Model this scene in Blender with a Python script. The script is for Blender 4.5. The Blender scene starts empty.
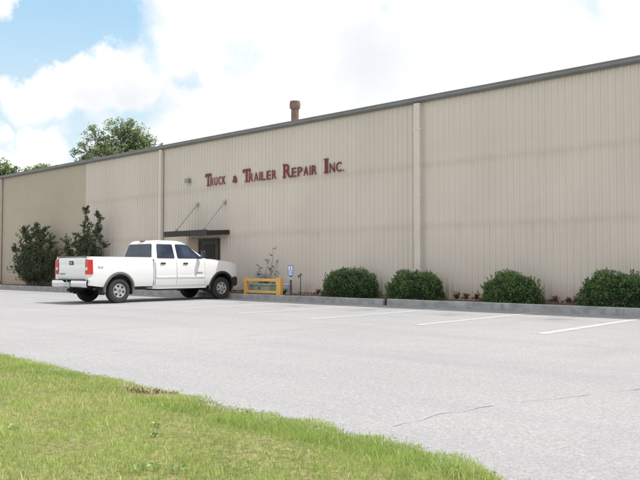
import bpy, bmesh, math, random
import numpy as np
from mathutils import Vector, Matrix, noise as mnoise

R = math.radians
rng = np.random.default_rng(7)
random.seed(7)
scene = bpy.context.scene
COL = scene.collection

# ------------------------------------------------------------------ materials
def new_mat(name):
    m = bpy.data.materials.new(name); m.use_nodes = True
    nt = m.node_tree
    b = nt.nodes['Principled BSDF']
    return m, nt, b

def nd(nt, typ, **kw):
    n = nt.nodes.new(typ)
    for k, v in kw.items():
        setattr(n, k, v)
    return n

def col4(c):
    return (c[0], c[1], c[2], 1.0)

def mixrgb(nt, fac, a, b, mode='MIX'):
    n = nd(nt, 'ShaderNodeMix', data_type='RGBA', blend_type=mode)
    for sock, v in ((n.inputs[0], fac), (n.inputs[6], a), (n.inputs[7], b)):
        if isinstance(v, (int, float)): sock.default_value = v
        elif isinstance(v, tuple): sock.default_value = v
        else: nt.links.new(v, sock)
    return n.outputs[2]

def noise_tex(nt, scale, detail=4, rough=0.55, vec=None, stretch=None):
    n = nd(nt, 'ShaderNodeTexNoise')
    n.inputs['Scale'].default_value = scale
    n.inputs['Detail'].default_value = detail
    n.inputs['Roughness'].default_value = rough
    if vec is None:
        vec = nd(nt, 'ShaderNodeTexCoord').outputs['Object']
    if stretch:
        mp = nd(nt, 'ShaderNodeMapping'); mp.inputs['Scale'].default_value = stretch
        nt.links.new(vec, mp.inputs['Vector']); vec = mp.outputs['Vector']
    nt.links.new(vec, n.inputs['Vector'])
    return n.outputs['Fac']

def ramp(nt, fac, lo, hi, a=0.0, b=1.0):
    n = nd(nt, 'ShaderNodeMapRange'); n.clamp = True
    n.inputs[1].default_value = lo; n.inputs[2].default_value = hi
    n.inputs[3].default_value = a; n.inputs[4].default_value = b
    nt.links.new(fac, n.inputs[0])
    return n.outputs[0]

def math_n(nt, op, a, b=None):
    n = nd(nt, 'ShaderNodeMath', operation=op)
    for s, v in ((n.inputs[0], a), (n.inputs[1], b)):
        if v is None: continue
        if isinstance(v, (int, float)): s.default_value = v
        else: nt.links.new(v, s)
    return n.outputs[0]

def bump(nt, b, height, strength=0.3, dist=0.01):
    n = nd(nt, 'ShaderNodeBump')
    n.inputs['Strength'].default_value = strength
    n.inputs['Distance'].default_value = dist
    nt.links.new(height, n.inputs['Height'])
    nt.links.new(n.outputs['Normal'], b.inputs['Normal'])

def simple(name, c, rough=0.6, metal=0.0, var=0.12, scale=6.0, bmp=0.0, bscale=60.0, coat=0.0, dirt=None, spec=None):
    m, nt, b = new_mat(name)
    f = noise_tex(nt, scale, 5)
    hi = tuple(min(1, x * (1 + var)) for x in c); lo = tuple(x * (1 - var) for x in c)
    out = mixrgb(nt, ramp(nt, f, 0.3, 0.7), col4(lo), col4(hi))
    if dirt:
        f2 = noise_tex(nt, scale * 3.1, 6, 0.65)
        out = mixrgb(nt, ramp(nt, f2, 0.55, 0.8, 0, 0.6), out, col4(dirt))
    nt.links.new(out, b.inputs['Base Color'])
    b.inputs['Roughness'].default_value = rough
    b.inputs['Metallic'].default_value = metal
    if coat: b.inputs['Coat Weight'].default_value = coat; b.inputs['Coat Roughness'].default_value = 0.05
    if spec is not None: b.inputs['Specular IOR Level'].default_value = spec
    if bmp: bump(nt, b, noise_tex(nt, bscale, 4), bmp)
    return m

M = {}
M['white_paint'] = simple('white_paint', (0.80, 0.81, 0.82), 0.28, var=0.02, coat=0.6)
M['chrome'] = simple('chrome', (0.72, 0.73, 0.75), 0.18, 1.0, var=0.05)
M['alloy'] = simple('alloy', (0.62, 0.63, 0.65), 0.35, 0.7, var=0.06)
M['rubber'] = simple('rubber', (0.035, 0.034, 0.034), 0.85, var=0.25, scale=14, bmp=0.3)
M['black_plastic'] = simple('black_plastic', (0.03, 0.03, 0.032), 0.5, var=0.2)
M['grey_plastic'] = simple('grey_plastic', (0.13, 0.13, 0.125), 0.6, var=0.12)
M['underbody'] = simple('underbody', (0.02, 0.019, 0.018), 0.85, var=0.3)
M['rusty_steel'] = simple('rusty_steel', (0.10, 0.05, 0.035), 0.85, var=0.4, scale=9)
M['seam'] = simple('seam', (0.12, 0.12, 0.12), 0.7)
M['red_lens'] = simple('red_lens', (0.55, 0.025, 0.02), 0.15, var=0.15, coat=0.5)
M['clear_lens'] = simple('clear_lens', (0.75, 0.70, 0.68), 0.12, var=0.1, coat=0.5)
M['plate'] = simple('plate', (0.42, 0.52, 0.48), 0.45, var=0.12, scale=20)
M['gold'] = simple('dark_emblem', (0.035, 0.035, 0.04), 0.4)
M['badge'] = simple('badge_grey', (0.35, 0.36, 0.38), 0.4)
m, nt, b = new_mat('car_glass')
b.inputs['Base Color'].default_value = (0.012, 0.016, 0.022, 1); b.inputs['Roughness'].default_value = 0.04
b.inputs['Specular IOR Level'].default_value = 0.65
gn = noise_tex(nt, 1.6, 2); nt.links.new(mixrgb(nt, ramp(nt, gn, .35, .7), (0.012, 0.020, 0.045, 1), (0.045, 0.065, 0.10, 1)), b.inputs['Base Color'])
M['glass'] = m
M['yellow'] = simple('yellow_paint', (0.80, 0.47, 0.12), 0.55, var=0.1, scale=5, dirt=(0.30, 0.15, 0.06))
M['green_box'] = simple('pale_green_paint', (0.38, 0.46, 0.40), 0.6, var=0.12, dirt=(0.2, 0.26, 0.2))
M['galv'] = simple('galvanised', (0.42, 0.44, 0.46), 0.5, 0.5, var=0.15, scale=12)
M['meter_grey'] = simple('meter_grey', (0.42, 0.47, 0.52), 0.5, var=0.1)
M['sign_blue'] = simple('sign_blue', (0.16, 0.27, 0.58), 0.45, var=0.1)
M['sign_white'] = simple('sign_white', (0.80, 0.82, 0.85), 0.45, var=0.05)
M['dark_iron'] = simple('dark_iron', (0.10, 0.095, 0.095), 0.7, var=0.3)
M['rust_pipe'] = simple('rust_pipe', (0.19, 0.125, 0.10), 0.8, var=0.35, scale=7, dirt=(0.10, 0.06, 0.05))
M['sign_red'] = simple('sign_red', (0.175, 0.018, 0.026), 0.5, var=0.18, scale=3)
M['gutter'] = simple('gutter_metal', (0.19, 0.195, 0.20), 0.5, var=0.12, scale=1.5)
M['roof'] = simple('roof_metal', (0.45, 0.46, 0.47), 0.45, 0.3, var=0.1)
M['canopy'] = simple('canopy_brown', (0.028, 0.022, 0.022), 0.6, var=0.2, scale=3)
M['door'] = simple('door_brown', (0.035, 0.02, 0.018), 0.5, var=0.2)
M['door_glass'] = simple('door_glass', (0.012, 0.010, 0.010), 0.35, var=0.2, spec=0.2)
M['door_panel'] = simple('door_panel_tan', (0.38, 0.31, 0.23), 0.6, var=0.06)
M['lamp'] = simple('lamp_grey', (0.26, 0.26, 0.25), 0.5)
M['bark'] = simple('bark', (0.13, 0.10, 0.075), 0.9, var=0.35, scale=9, bmp=0.6)
M['twig'] = simple('twig', (0.10, 0.075, 0.06), 0.9, var=0.3, scale=9)


def wall_mat(name, base, stain):
    m, nt, b = new_mat(name)
    tc = nd(nt, 'ShaderNodeTexCoord').outputs['Object']
    sep = nd(nt, 'ShaderNodeSeparateXYZ'); nt.links.new(tc, sep.inputs[0])
    z = sep.outputs['Z']
    big = noise_tex(nt, 0.35, 4, vec=tc)
    out = mixrgb(nt, ramp(nt, big, 0.3, 0.7), col4(tuple(x * 0.94 for x in base)), col4(tuple(min(1, x * 1.05) for x in base)))
    streak = noise_tex(nt, 1.0, 5, 0.65, vec=tc, stretch=(5.0, 1.0, 0.12))
    out = mixrgb(nt, ramp(nt, streak, 0.5, 0.8, 0, 0.20), out, col4(tuple(x * 0.74 for x in base)))
    # individual sheets differ a little (one sheet is 0.915 m wide)
    sh = math_n(nt, 'FLOOR', math_n(nt, 'MULTIPLY', sep.outputs['X'], 1 / 0.915))
    wn = nd(nt, 'ShaderNodeTexWhiteNoise', noise_dimensions='1D'); nt.links.new(sh, wn.inputs['W'])
    out = mixrgb(nt, ramp(nt, wn.outputs['Value'], 0, 1, 0, 0.11), out, col4(tuple(x * 0.72 for x in base)))
    # rusty screw rows along the girts
    for zz in (2.52, 4.55):
        d = math_n(nt, 'ABSOLUTE', math_n(nt, 'SUBTRACT', z, zz))
        n2 = noise_tex(nt, 2.2, 5, 0.6, vec=tc)
        f = math_n(nt, 'MULTIPLY', ramp(nt, d, 0.0, 0.20, 1, 0), ramp(nt, n2, 0.30, 0.65, 0.06, 0.24))
        out = mixrgb(nt, f, out, col4(stain))
    run = noise_tex(nt, 1.0, 4, 0.6, vec=tc, stretch=(9.0, 1.0, 0.25))
    for zz in (2.5, 4.53):
        below = math_n(nt, 'MULTIPLY', ramp(nt, z, zz - 0.75, zz, 0, 1), ramp(nt, z, zz, zz + 0.02, 1, 0))
        out = mixrgb(nt, math_n(nt, 'MULTIPLY', below, ramp(nt, run, 0.56, 0.74, 0, 0.35)), out, col4(tuple(x * 0.8 for x in stain)))
    # splash-back dirt at the foot
    n3 = noise_tex(nt, 3.0, 6, 0.65, vec=tc)
    f = math_n(nt, 'MULTIPLY', ramp(nt, z, 0.1, 0.75, 1, 0), ramp(nt, n3, 0.35, 0.7, 0.1, 0.75))
    out = mixrgb(nt, f, out, (0.33, 0.22, 0.15, 1))
    nt.links.new(out, b.inputs['Base Color'])
    b.inputs['Roughness'].default_value = 0.55
    return m
M['wall_beige'] = wall_mat('painted_sheet_beige', (0.64, 0.582, 0.518), (0.45, 0.29, 0.23))
M['wall_olive'] = wall_mat('painted_sheet_olive', (0.445, 0.392, 0.312), (0.40, 0.30, 0.23))
M['downspout'] = simple('downspout_paint', (0.64, 0.595, 0.54), 0.5, var=0.06, scale=2, dirt=(0.55, 0.48, 0.4))

# asphalt
m, nt, b = new_mat('worn_asphalt')
tc = nd(nt, 'ShaderNodeTexCoord').outputs['Object']
big = noise_tex(nt, 0.22, 5, 0.6, vec=tc)
mid = noise_tex(nt, 1.7, 6, 0.7, vec=tc)
fine = noise_tex(nt, 55.0, 6, 0.85, vec=tc)
vor = nd(nt, 'ShaderNodeTexVoronoi'); vor.inputs['Scale'].default_value = 85.0; nt.links.new(tc, vor.inputs['Vector'])
vs = nd(nt, 'ShaderNodeSeparateColor'); nt.links.new(vor.outputs['Color'], vs.inputs[0])
c = mixrgb(nt, ramp(nt, big, 0.3, 0.7), (0.345, 0.341, 0.345, 1), (0.42, 0.416, 0.418, 1))
c = mixrgb(nt, ramp(nt, mid, 0.38, 0.75, 0, 0.28), c, (0.28, 0.277, 0.28, 1))
c = mixrgb(nt, ramp(nt, fine, 0.42, 0.62, 0.42, 0), c, (0.14, 0.135, 0.14, 1))
grain = noise_tex(nt, 20.0, 5, 0.75, vec=tc)
c = mixrgb(nt, ramp(nt, grain, 0.40, 0.58, 0.34, 0), c, (0.17, 0.167, 0.175, 1))
c = mixrgb(nt, ramp(nt, grain, 0.56, 0.70, 0, 0.30), c, (0.55, 0.545, 0.54, 1))
c = mixrgb(nt, ramp(nt, vs.outputs[0], 0.70, 1.0, 0, 0.42), c, (0.46, 0.455, 0.45, 1))
c = mixrgb(nt, ramp(nt, vs.outputs[1], 0.72, 1.0, 0, 0.5), c, (0.17, 0.165, 0.17, 1))
# worn driving lanes along the building, damp-dark blotches and drips in the stalls
lane = noise_tex(nt, 1.0, 4, 0.6, vec=tc, stretch=(0.10, 0.85, 1.0))
c = mixrgb(nt, ramp(nt, lane, 0.48, 0.68, 0, 0.30), c, (0.215, 0.212, 0.225, 1))
lane2 = noise_tex(nt, 1.0, 5, 0.7, vec=tc, stretch=(0.55, 0.16, 1.0))
c = mixrgb(nt, ramp(nt, lane2, 0.55, 0.72, 0, 0.28), c, (0.21, 0.207, 0.215, 1))
sxyz = nd(nt, 'ShaderNodeSeparateXYZ'); nt.links.new(tc, sxyz.inputs[0])
cell = math_n(nt, 'FRACT', math_n(nt, 'MULTIPLY', math_n(nt, 'ADD', sxyz.outputs['X'], 5.92), 1 / 2.78))
cx_ = math_n(nt, 'ABSOLUTE', math_n(nt, 'SUBTRACT', cell, 0.5))
cy_ = math_n(nt, 'ABSOLUTE', math_n(nt, 'SUBTRACT', sxyz.outputs['Y'], 16.2))
spot = math_n(nt, 'MULTIPLY', ramp(nt, cx_, 0.02, 0.26, 1, 0), ramp(nt, cy_, 0.1, 1.5, 1, 0))
c = mixrgb(nt, math_n(nt, 'MULTIPLY', spot, ramp(nt, mid, 0.40, 0.62, 0, 0.75)), c, (0.14, 0.138, 0.14, 1))
nt.links.new(c, b.inputs['Base Color']); b.inputs['Roughness'].default_value = 0.9
bump(nt, b, fine, 0.35, 0.006)
M['asphalt'] = m

m, nt, b = new_mat('worn_line_paint')
f = noise_tex(nt, 4.0, 7, 0.8)
nt.links.new(mixrgb(nt, ramp(nt, f, 0.38, 0.66), (0.36, 0.357, 0.36, 1), (0.52, 0.52, 0.515, 1)), b.inputs['Base Color'])
b.inputs['Roughness'].default_value = 0.85
M['line_paint'] = m
M['crack'] = simple('crack_fill', (0.32, 0.317, 0.32), 0.95, var=0.22, scale=5)
M['kerb'] = simple('kerb_concrete', (0.325, 0.325, 0.33), 0.9, var=0.26, scale=3.5, bmp=0.4, bscale=45, dirt=(0.17, 0.17, 0.18))
M['soil'] = simple('mulch_soil', (0.14, 0.085, 0.06), 0.95, var=0.4, scale=8, bmp=0.9, bscale=28, dirt=(0.30, 0.20, 0.13))
M['far_ground'] = simple('far_ground', (0.11, 0.14, 0.055), 0.95, var=0.3, scale=0.3)
M['thatch'] = simple('lawn_thatch', (0.20, 0.19, 0.07), 0.95, var=0.45, scale=22, bmp=0.9, bscale=90, dirt=(0.12, 0.09, 0.05))
m, nt, b = new_mat('brick')
bt = nd(nt, 'ShaderNodeTexBrick'); bt.inputs['Scale'].default_value = 4.2
bt.inputs['Color1'].default_value = (0.27, 0.085, 0.06, 1); bt.inputs['Color2'].default_value = (0.20, 0.06, 0.045, 1); bt.inputs['Mortar'].default_value = (0.3, 0.27, 0.25, 1)
nt.links.new(nd(nt, 'ShaderNodeTexCoord').outputs['Object'], bt.inputs['Vector']); nt.links.new(bt.outputs['Color'], b.inputs['Base Color']); b.inputs['Roughness'].default_value = 0.9
M['brick'] = m

def leaf_mat(name, dark, light, third=None, trans=0.25, rough=0.55):
    """leaf colour runs dark-light with the per-leaf attribute 'tint'; 'dry' mixes in the third colour"""
    m, nt, b = new_mat(name)
    at = nd(nt, 'ShaderNodeAttribute', attribute_name='tint')
    c = mixrgb(nt, at.outputs['Fac'], col4(dark), col4(light))
    if third:
        a2 = nd(nt, 'ShaderNodeAttribute', attribute_name='dry')
        c = mixrgb(nt, a2.outputs['Fac'], c, col4(third))
    nt.links.new(c, b.inputs['Base Color']); b.inputs['Roughness'].default_value = rough
    b.inputs['Specular IOR Level'].default_value = 0.3
    if trans:
        t = nd(nt, 'ShaderNodeBsdfTranslucent'); nt.links.new(c, t.inputs['Color'])
        mx = nd(nt, 'ShaderNodeMixShader'); mx.inputs[0].default_value = trans
        nt.links.new(b.outputs[0], mx.inputs[1]); nt.links.new(t.outputs[0], mx.inputs[2])
        nt.links.new(mx.outputs[0], nt.nodes['Material Output'].inputs['Surface'])
    return m
M['grass'] = leaf_mat('grass_blades', (0.225, 0.345, 0.07), (0.49, 0.60, 0.19), (0.80, 0.69, 0.42), 0.35, 0.6)
M['yew'] = leaf_mat('clipped_leaves', (0.040, 0.085, 0.033), (0.165, 0.27, 0.09), (0.22, 0.19, 0.09), 0.2)
M['shrub'] = leaf_mat('shrub_leaves', (0.045, 0.068, 0.038), (0.150, 0.185, 0.095), (0.20, 0.12, 0.09), 0.2)
M['oak'] = leaf_mat('tree_leaves', (0.085, 0.135, 0.065), (0.33, 0.41, 0.19), (0.33, 0.26, 0.16), 0.3)
M['weed'] = leaf_mat('weed_leaves', (0.06, 0.034, 0.022), (0.19, 0.115, 0.07), (0.08, 0.12, 0.03), 0.15)
M['lawn_weed'] = leaf_mat('lawn_weed_leaves', (0.22, 0.34, 0.11), (0.42, 0.54, 0.24), None, 0.3)
M['clip'] = leaf_mat('dry_clippings', (0.10, 0.075, 0.045), (0.42, 0.36, 0.20), None, 0.1)
M['twigleaf'] = leaf_mat('sapling_leaves', (0.06, 0.075, 0.04), (0.14, 0.16, 0.08), None, 0.2)

# ------------------------------------------------------------------ mesh helpers
class MB:
    def __init__(s): s.v = []; s.f = []
    def add(s, vs, fs):
        o = len(s.v); s.v += [tuple(p) for p in vs]; s.f += [tuple(i + o for i in f) for f in fs]; return s
    def box(s, x0, x1, y0, y1, z0, z1):
        return s.add([(x, y, z) for z in (z0, z1) for y in (y0, y1) for x in (x0, x1)],
                     [(0, 2, 3, 1), (4, 5, 7, 6), (0, 1, 5, 4), (2, 6, 7, 3), (0, 4, 6, 2), (1, 3, 7, 5)])
    def tube(s, pts, rads, n=8, cap=True):
        pts = [Vector(p) for p in pts]
        if isinstance(rads, (int, float)): rads = [rads] * len(pts)
        base = len(s.v); ref = None
        for i, p in enumerate(pts):
            d = (pts[min(i + 1, len(pts) - 1)] - pts[max(i - 1, 0)])
            if d.length < 1e-9: d = Vector((0, 0, 1))
            d.normalize()
            if ref is None: ref = Vector((1, 0, 0)) if abs(d.x) < 0.9 else Vector((0, 1, 0))
            a = (ref - d * ref.dot(d)).normalized(); bb = d.cross(a); ref = a
            for k in range(n):
                t = 2 * math.pi * k / n
                s.v.append(tuple(p + (a * math.cos(t) + bb * math.sin(t)) * rads[i]))
        for i in range(len(pts) - 1):
            for k in range(n):
                k2 = (k + 1) % n
                s.f.append((base + i * n + k, base + i * n + k2, base + (i + 1) * n + k2, base + (i + 1) * n + k))
        if cap:
            s.f.append(tuple(base + k for k in range(n))[::-1])
            s.f.append(tuple(base + (len(pts) - 1) * n + k for k in range(n)))
        return s
    def lathe(s, prof, n=32, axis='x', c=(0, 0, 0), closed=False):
        """prof: (along, radius) pairs, revolved about the axis through c"""
        base = len(s.v)
        for a, r in prof:
            for k in range(n):
                t = 2 * math.pi * k / n
                if axis == 'x': p = (c[0] + a, c[1] + r * math.cos(t), c[2] + r * math.sin(t))
                else: p = (c[0] + r * math.cos(t), c[1] + r * math.sin(t), c[2] + a)
                s.v.append(p)
        m = len(prof)
        for i in range(m if closed else m - 1):
            j = (i + 1) % m
            for k in range(n):
                k2 = (k + 1) % n
                s.f.append((base + i * n + k, base + i * n + k2, base + j * n + k2, base + j * n + k))
        return s
    def grid(s, P):
        nr, nc = len(P), len(P[0]); base = len(s.v)
        for row in P: s.v += [tuple(p) for p in row]
        for i in range(nr - 1):
            for j in range(nc - 1):
                a = base + i * nc + j
                s.f.append((a, a + 1, a + nc + 1, a + nc))
        return s
    def bm(s):
        b = bmesh.new(); vs = [b.verts.new(p) for p in s.v]
        for f in s.f:
            try: b.faces.new([vs[i] for i in f])
            except ValueError: pass
        return b
    def build(s, name, m, parent=None, bevel=0.0, smooth=False, solid=0.0, seg=2, weld=True):
        b = s.bm()
        if weld: bmesh.ops.remove_doubles(b, verts=b.verts[:], dist=1e-5)
        bmesh.ops.recalc_face_normals(b, faces=b.faces[:])
        if solid: bmesh.ops.solidify(b, geom=b.faces[:], thickness=solid)
        if bevel:
            es = [e for e in b.edges if len(e.link_faces) == 2 and e.calc_face_angle(0) > 0.5]
            bmesh.ops.bevel(b, geom=es, offset=bevel, segments=seg, affect='EDGES', profile=0.6)
        me = bpy.data.meshes.new(name); b.to_mesh(me); b.free()
        o = link(name, me, m, parent)
        if smooth:
            me.polygons.foreach_set('use_smooth', [True] * len(me.polygons))
            if hasattr(me, 'set_sharp_from_angle'): me.set_sharp_from_angle(angle=R(38))
        return o

def link(name, me, m, parent=None):
    o = bpy.data.objects.new(name, me); COL.objects.link(o)
    if m is not None: me.materials.append(m)
    if parent is not None: o.parent = parent
    return o

def tag(o, label=None, cat=None, group=None, kind=None):
    if label: o['label'] = label
    if cat: o['category'] = cat
    if group: o['group'] = group
    if kind: o['kind'] = kind
    return o

def thing(name, label, cat, loc=(0, 0, 0), rz=0.0, group=None, scale=1.0):
    o = bpy.data.objects.new(name, None); COL.objects.link(o)
    o.location = loc; o.rotation_euler = (0, 0, rz); o.scale = (scale,) * 3
    o.empty_display_size = 0.2
    return tag(o, label, cat, group)

def np_mesh(name, V, F, m, parent=None, attrs=None):
    """V (n,3), F (k,3 or 4) -> mesh object, attrs: dict of per-vertex floats"""
    V = np.asarray(V, np.float32); F = np.asarray(F, np.int32)
    me = bpy.data.meshes.new(name); w = F.shape[1]
    me.vertices.add(len(V)); me.vertices.foreach_set('co', V.ravel())
    me.loops.add(F.size); me.loops.foreach_set('vertex_index', F.ravel())
    me.polygons.add(len(F)); me.polygons.foreach_set('loop_start', np.arange(0, F.size, w, dtype=np.int32))
    me.polygons.foreach_set('loop_total', np.full(len(F), w, np.int32))
    for k, a in (attrs or {}).items():
        at = me.attributes.new(k, 'FLOAT', 'POINT'); at.data.foreach_set('value', np.asarray(a, np.float32))
    me.update(calc_edges=True); me.validate()
    return link(name, me, m, parent)

def leaves(name, C, size, m, parent, tint, dry=None, aspect=0.45, updir=None, jitter=1.0):
    """one diamond leaf per centre C; leaves point mostly along updir (n,3)"""
    n = len(C); size = np.asarray(size)
    if size.ndim == 0: size = np.full(n, float(size))
    size = size * rng.uniform(0.65, 1.35, n)
    d = rng.normal(size=(n, 3)) * jitter
    if updir is not None: d = d + updir
    d /= np.linalg.norm(d, axis=1)[:, None] + 1e-9
    q = rng.normal(size=(n, 3)); w = np.cross(d, q); w /= np.linalg.norm(w, axis=1)[:, None] + 1e-9
    nn = np.cross(d, w)
    L = size[:, None]
    p0 = C - d * L * 0.5; p2 = C + d * L * 0.5
    bow = nn * L * 0.12
    p1 = C + w * L * aspect * 0.5 - d * L * 0.05 + bow; p3 = C - w * L * aspect * 0.5 - d * L * 0.05 + bow
    V = np.stack([p0, p1, p2, p3], 1).reshape(-1, 3)
    F = np.arange(4 * n).reshape(n, 4)
    at = {'tint': np.repeat(np.clip(tint, 0, 1), 4)}
    at['dry'] = np.repeat(np.zeros(n) if dry is None else dry, 4)
    return np_mesh(name, V, F, m, parent, at)

# ------------------------------------------------------------------ camera, sun, sky
f_px, horizon, H_CAM = 730.0, 267.0, 1.2
yaw, pitch = R(132.3), math.atan((horizon - 240) / f_px)
fwd = Vector((math.cos(yaw) * math.cos(pitch), math.sin(yaw) * math.cos(pitch), math.sin(pitch)))
cam_d = bpy.data.cameras.new('camera'); cam = bpy.data.objects.new('camera', cam_d); COL.objects.link(cam)
cam.location = (0, 0, H_CAM); cam.rotation_euler = fwd.to_track_quat('-Z', 'Y').to_euler()
cam_d.sensor_width = 36.0; cam_d.lens = 36.0 * f_px / 640.0; cam_d.clip_start = 0.05; cam_d.clip_end = 6000
scene.camera = cam

SUN = Vector((0.27, 0.345, 0.90)).normalized()
sd = bpy.data.lights.new('sun', 'SUN'); sd.energy = 5.0; sd.angle = R(0.53); sd.color = (1.0, 0.965, 0.91)
so = bpy.data.objects.new('sun', sd); COL.objects.link(so); so.rotation_euler = SUN.to_track_quat('Z', 'Y').to_euler()
so.location = (0, 0, 60)

w = bpy.data.worlds.new('World'); scene.world = w; w.use_nodes = True
nt = w.node_tree; bg = nt.nodes['Background']; bg.inputs['Strength'].default_value = 0.1
sky = nd(nt, 'ShaderNodeTexSky', sky_type='NISHITA'); sky.sun_disc = False
sky.sun_elevation = math.asin(SUN.z); sky.sun_rotation = math.atan2(SUN.x, SUN.y)
sky.air_density = 1.0; sky.dust_density = 1.5; sky.ozone_density = 1.0
gen = nd(nt, 'ShaderNodeTexCoord').outputs['Generated']
def lobe(d, width):
    """1 near direction d, falling to 0 at angular distance 'width' (chord length)"""
    vm = nd(nt, 'ShaderNodeVectorMath', operation='DISTANCE'); vm.inputs[1].default_value = Vector(d).normalized()
    nt.links.new(warp, vm.inputs[0])
    n = nd(nt, 'ShaderNodeMapRange', interpolation_type='SMOOTHSTEP')
    n.inputs[1].default_value = 0.0; n.inputs[2].default_value = width; n.inputs[3].default_value = 1.0; n.inputs[4].default_value = 0.0
    nt.links.new(vm.outputs['Value'], n.inputs[0]); return n.outputs[0]
nz = nd(nt, 'ShaderNodeTexNoise'); nz.inputs['Scale'].default_value = 13.0; nz.inputs['Detail'].default_value = 8; nz.inputs['Roughness'].default_value = 0.6
nt.links.new(gen, nz.inputs['Vector'])
vm = nd(nt, 'ShaderNodeVectorMath', operation='SUBTRACT'); nt.links.new(nz.outputs['Color'], vm.inputs[0]); vm.inputs[1].default_value = (0.5, 0.5, 0.5)
vm2 = nd(nt, 'ShaderNodeVectorMath', operation='SCALE'); nt.links.new(vm.outputs[0], vm2.inputs[0]); vm2.inputs['Scale'].default_value = 0.11
vm3 = nd(nt, 'ShaderNodeVectorMath', operation='ADD'); nt.links.new(gen, vm3.inputs[0]); nt.links.new(vm2.outputs[0], vm3.inputs[1])
warp = vm3.outputs[0]
SKYDIRS = dict(
    clear=[((-0.845, 0.447, 0.295), 0.17, 1.1), ((-0.88, 0.401, 0.254), 0.12, 0.9), ((-0.811, 0.489, 0.321), 0.07, 0.9), ((-0.88, 0.37, 0.33), 0.16, 0.8),
           ((-0.867, 0.46, 0.175), 0.12, 0.62), ((-0.90, 0.40, 0.175), 0.12, 0.7), ((-0.822, 0.534, 0.185), 0.09, 0.50), ((-0.775, 0.579, 0.245), 0.05, 0.42),
           ((-0.71, 0.65, 0.265), 0.08, 0.30), ((-0.35, 0.88, 0.32), 0.07, 0.34), ((-0.55, 0.76, 0.345), 0.05, 0.30)],
    white=[((-0.883, 0.416, 0.205), 0.045, .8), ((-0.867, 0.444, 0.216), 0.055, 0.9), ((-0.85, 0.471, 0.228), 0.06, 1.0), ((-0.826, 0.505, 0.248), 0.065, 1.0), ((-0.866, 0.386, 0.325), 0.05, 0.8), ((-0.89, 0.433, 0.138), 0.055, 0.85), ((-0.903, 0.39, 0.165), 0.03, .6)],
    grey=[((-0.597, 0.754, 0.275), 0.10, 0.85), ((-0.80, 0.56, 0.215), 0.08, 0.55), ((-0.824, 0.52, 0.222), 0.06, 0.85), ((-0.85, 0.49, 0.210), 0.05, 0.7), ((-0.691, 0.68, 0.243), 0.06, 0.4)])
total = None
for d, wd, k in SKYDIRS['clear']:
    t = math_n(nt, 'MULTIPLY', lobe(d, wd), k)
    total = t if total is None else math_n(nt, 'MAXIMUM', total, t)
wsum = None
for d, wd, k in SKYDIRS['white']:
    t = math_n(nt, 'MULTIPLY', lobe(d, wd), k)
    wsum = t if wsum is None else math_n(nt, 'MAXIMUM', wsum, t)
total = math_n(nt, 'SUBTRACT', total, math_n(nt, 'MULTIPLY', wsum, 1.1))
puff = nd(nt, 'ShaderNodeTexNoise'); puff.inputs['Scale'].default_value = 11.0; puff.inputs['Detail'].default_value = 7; puff.inputs['Roughness'].default_value = 0.6
nt.links.new(gen, puff.inputs['Vector'])
# clear sky elsewhere around the dome comes from the noise alone
sp = nd(nt, 'ShaderNodeSeparateXYZ'); nt.links.new(gen, sp.inputs[0])
clear = math_n(nt, 'MAXIMUM', total, math_n(nt, 'MULTIPLY', ramp(nt, puff.outputs['Fac'], 0.52, 0.68), ramp(nt, sp.outputs['Z'], 0.36, 0.6)))
clear = ramp(nt, math_n(nt, 'ADD', clear, math_n(nt, 'MULTIPLY', math_n(nt, 'SUBTRACT', puff.outputs['Fac'], 0.5), 0.6)), 0.16, 0.52)
gsum = None
for d, wd, k in SKYDIRS['grey']:
    t = math_n(nt, 'MULTIPLY', lobe(d, wd), k)
    gsum = t if gsum is None else math_n(nt, 'MAXIMUM', gsum, t)
cloud = mixrgb(nt, gsum, (10.6, 10.7, 10.8, 1), (8.8, 8.95, 9.5, 1))
pale = mixrgb(nt, ramp(nt, sp.outputs['Z'], 0.14, 0.32, 1, 0), (4.9, 7.8, 10.2, 1), (8.4, 9.9, 10.6, 1))
hazy = mixrgb(nt, 0.86, sky.outputs[0], pale)
SKYMIX = mixrgb(nt, clear, cloud, hazy)
nt.links.new(SKYMIX, bg.inputs['Color'])

scene.view_settings.view_transform = 'Standard'; scene.view_settings.look = 'None'
scene.view_settings.exposure = 0; scene.view_settings.gamma = 1

# ------------------------------------------------------------------ ground
WALL_Y, KERB_Y, BED_Z = 20.0, 18.35, 0.17
EX = np.array([-80, -30, -16, -9.97, -8.08, -6.57, -5.46, -4.44, -3.54, -2.79, -2.36, -2.0, -1.5, 0, 4, 30, 60.])
EY = np.array([6.0, 5.2, 4.75, 4.44, 4.29, 4.24, 4.16, 4.07, 4.08, 3.97, 3.88, 3.73, 3.50, 2.9, 2.2, 1.6, 1.4])
def lawn_edge(x): return np.interp(x, EX, EY)

g = MB(); g.box(-2500, 2500, -2500, 2500, -0.6, -0.05)
tag(g.build('ground', M['far_ground']), kind='structure')
xs = sorted(set(list(np.linspace(-79, 50, 130)) + list(np.linspace(-12, 0, 61))))
lot = MB()
row0 = [(x, float(lawn_edge(x)) - 0.12 + 0.02 * math.sin(x * 5.1), 0) for x in xs]
lot.grid([row0, [(x, 9.0, 0) for x in xs], [(x, KERB_Y + 0.03, 0) for x in xs]])
tag(lot.build('parking_lot', M['asphalt']), kind='structure')
bed = MB()
bx = np.linspace(-46, 12, 400)
bed.grid([[(x, y, BED_Z + 0.02 * mnoise.noise((x * 1.7, y * 2, 0)) + (0.035 if y > 18.8 else 0) * abs(mnoise.noise((x, y, 3)))) for x in bx] for y in (18.47, 18.8, 19.2, 19.6, 20.06)])
tag(bed.build('planting_bed', M['soil'], smooth=True), kind='structure')
lawn = MB()
ys = [0, .3, .6, .8, .9, .96, 1.0]
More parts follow.
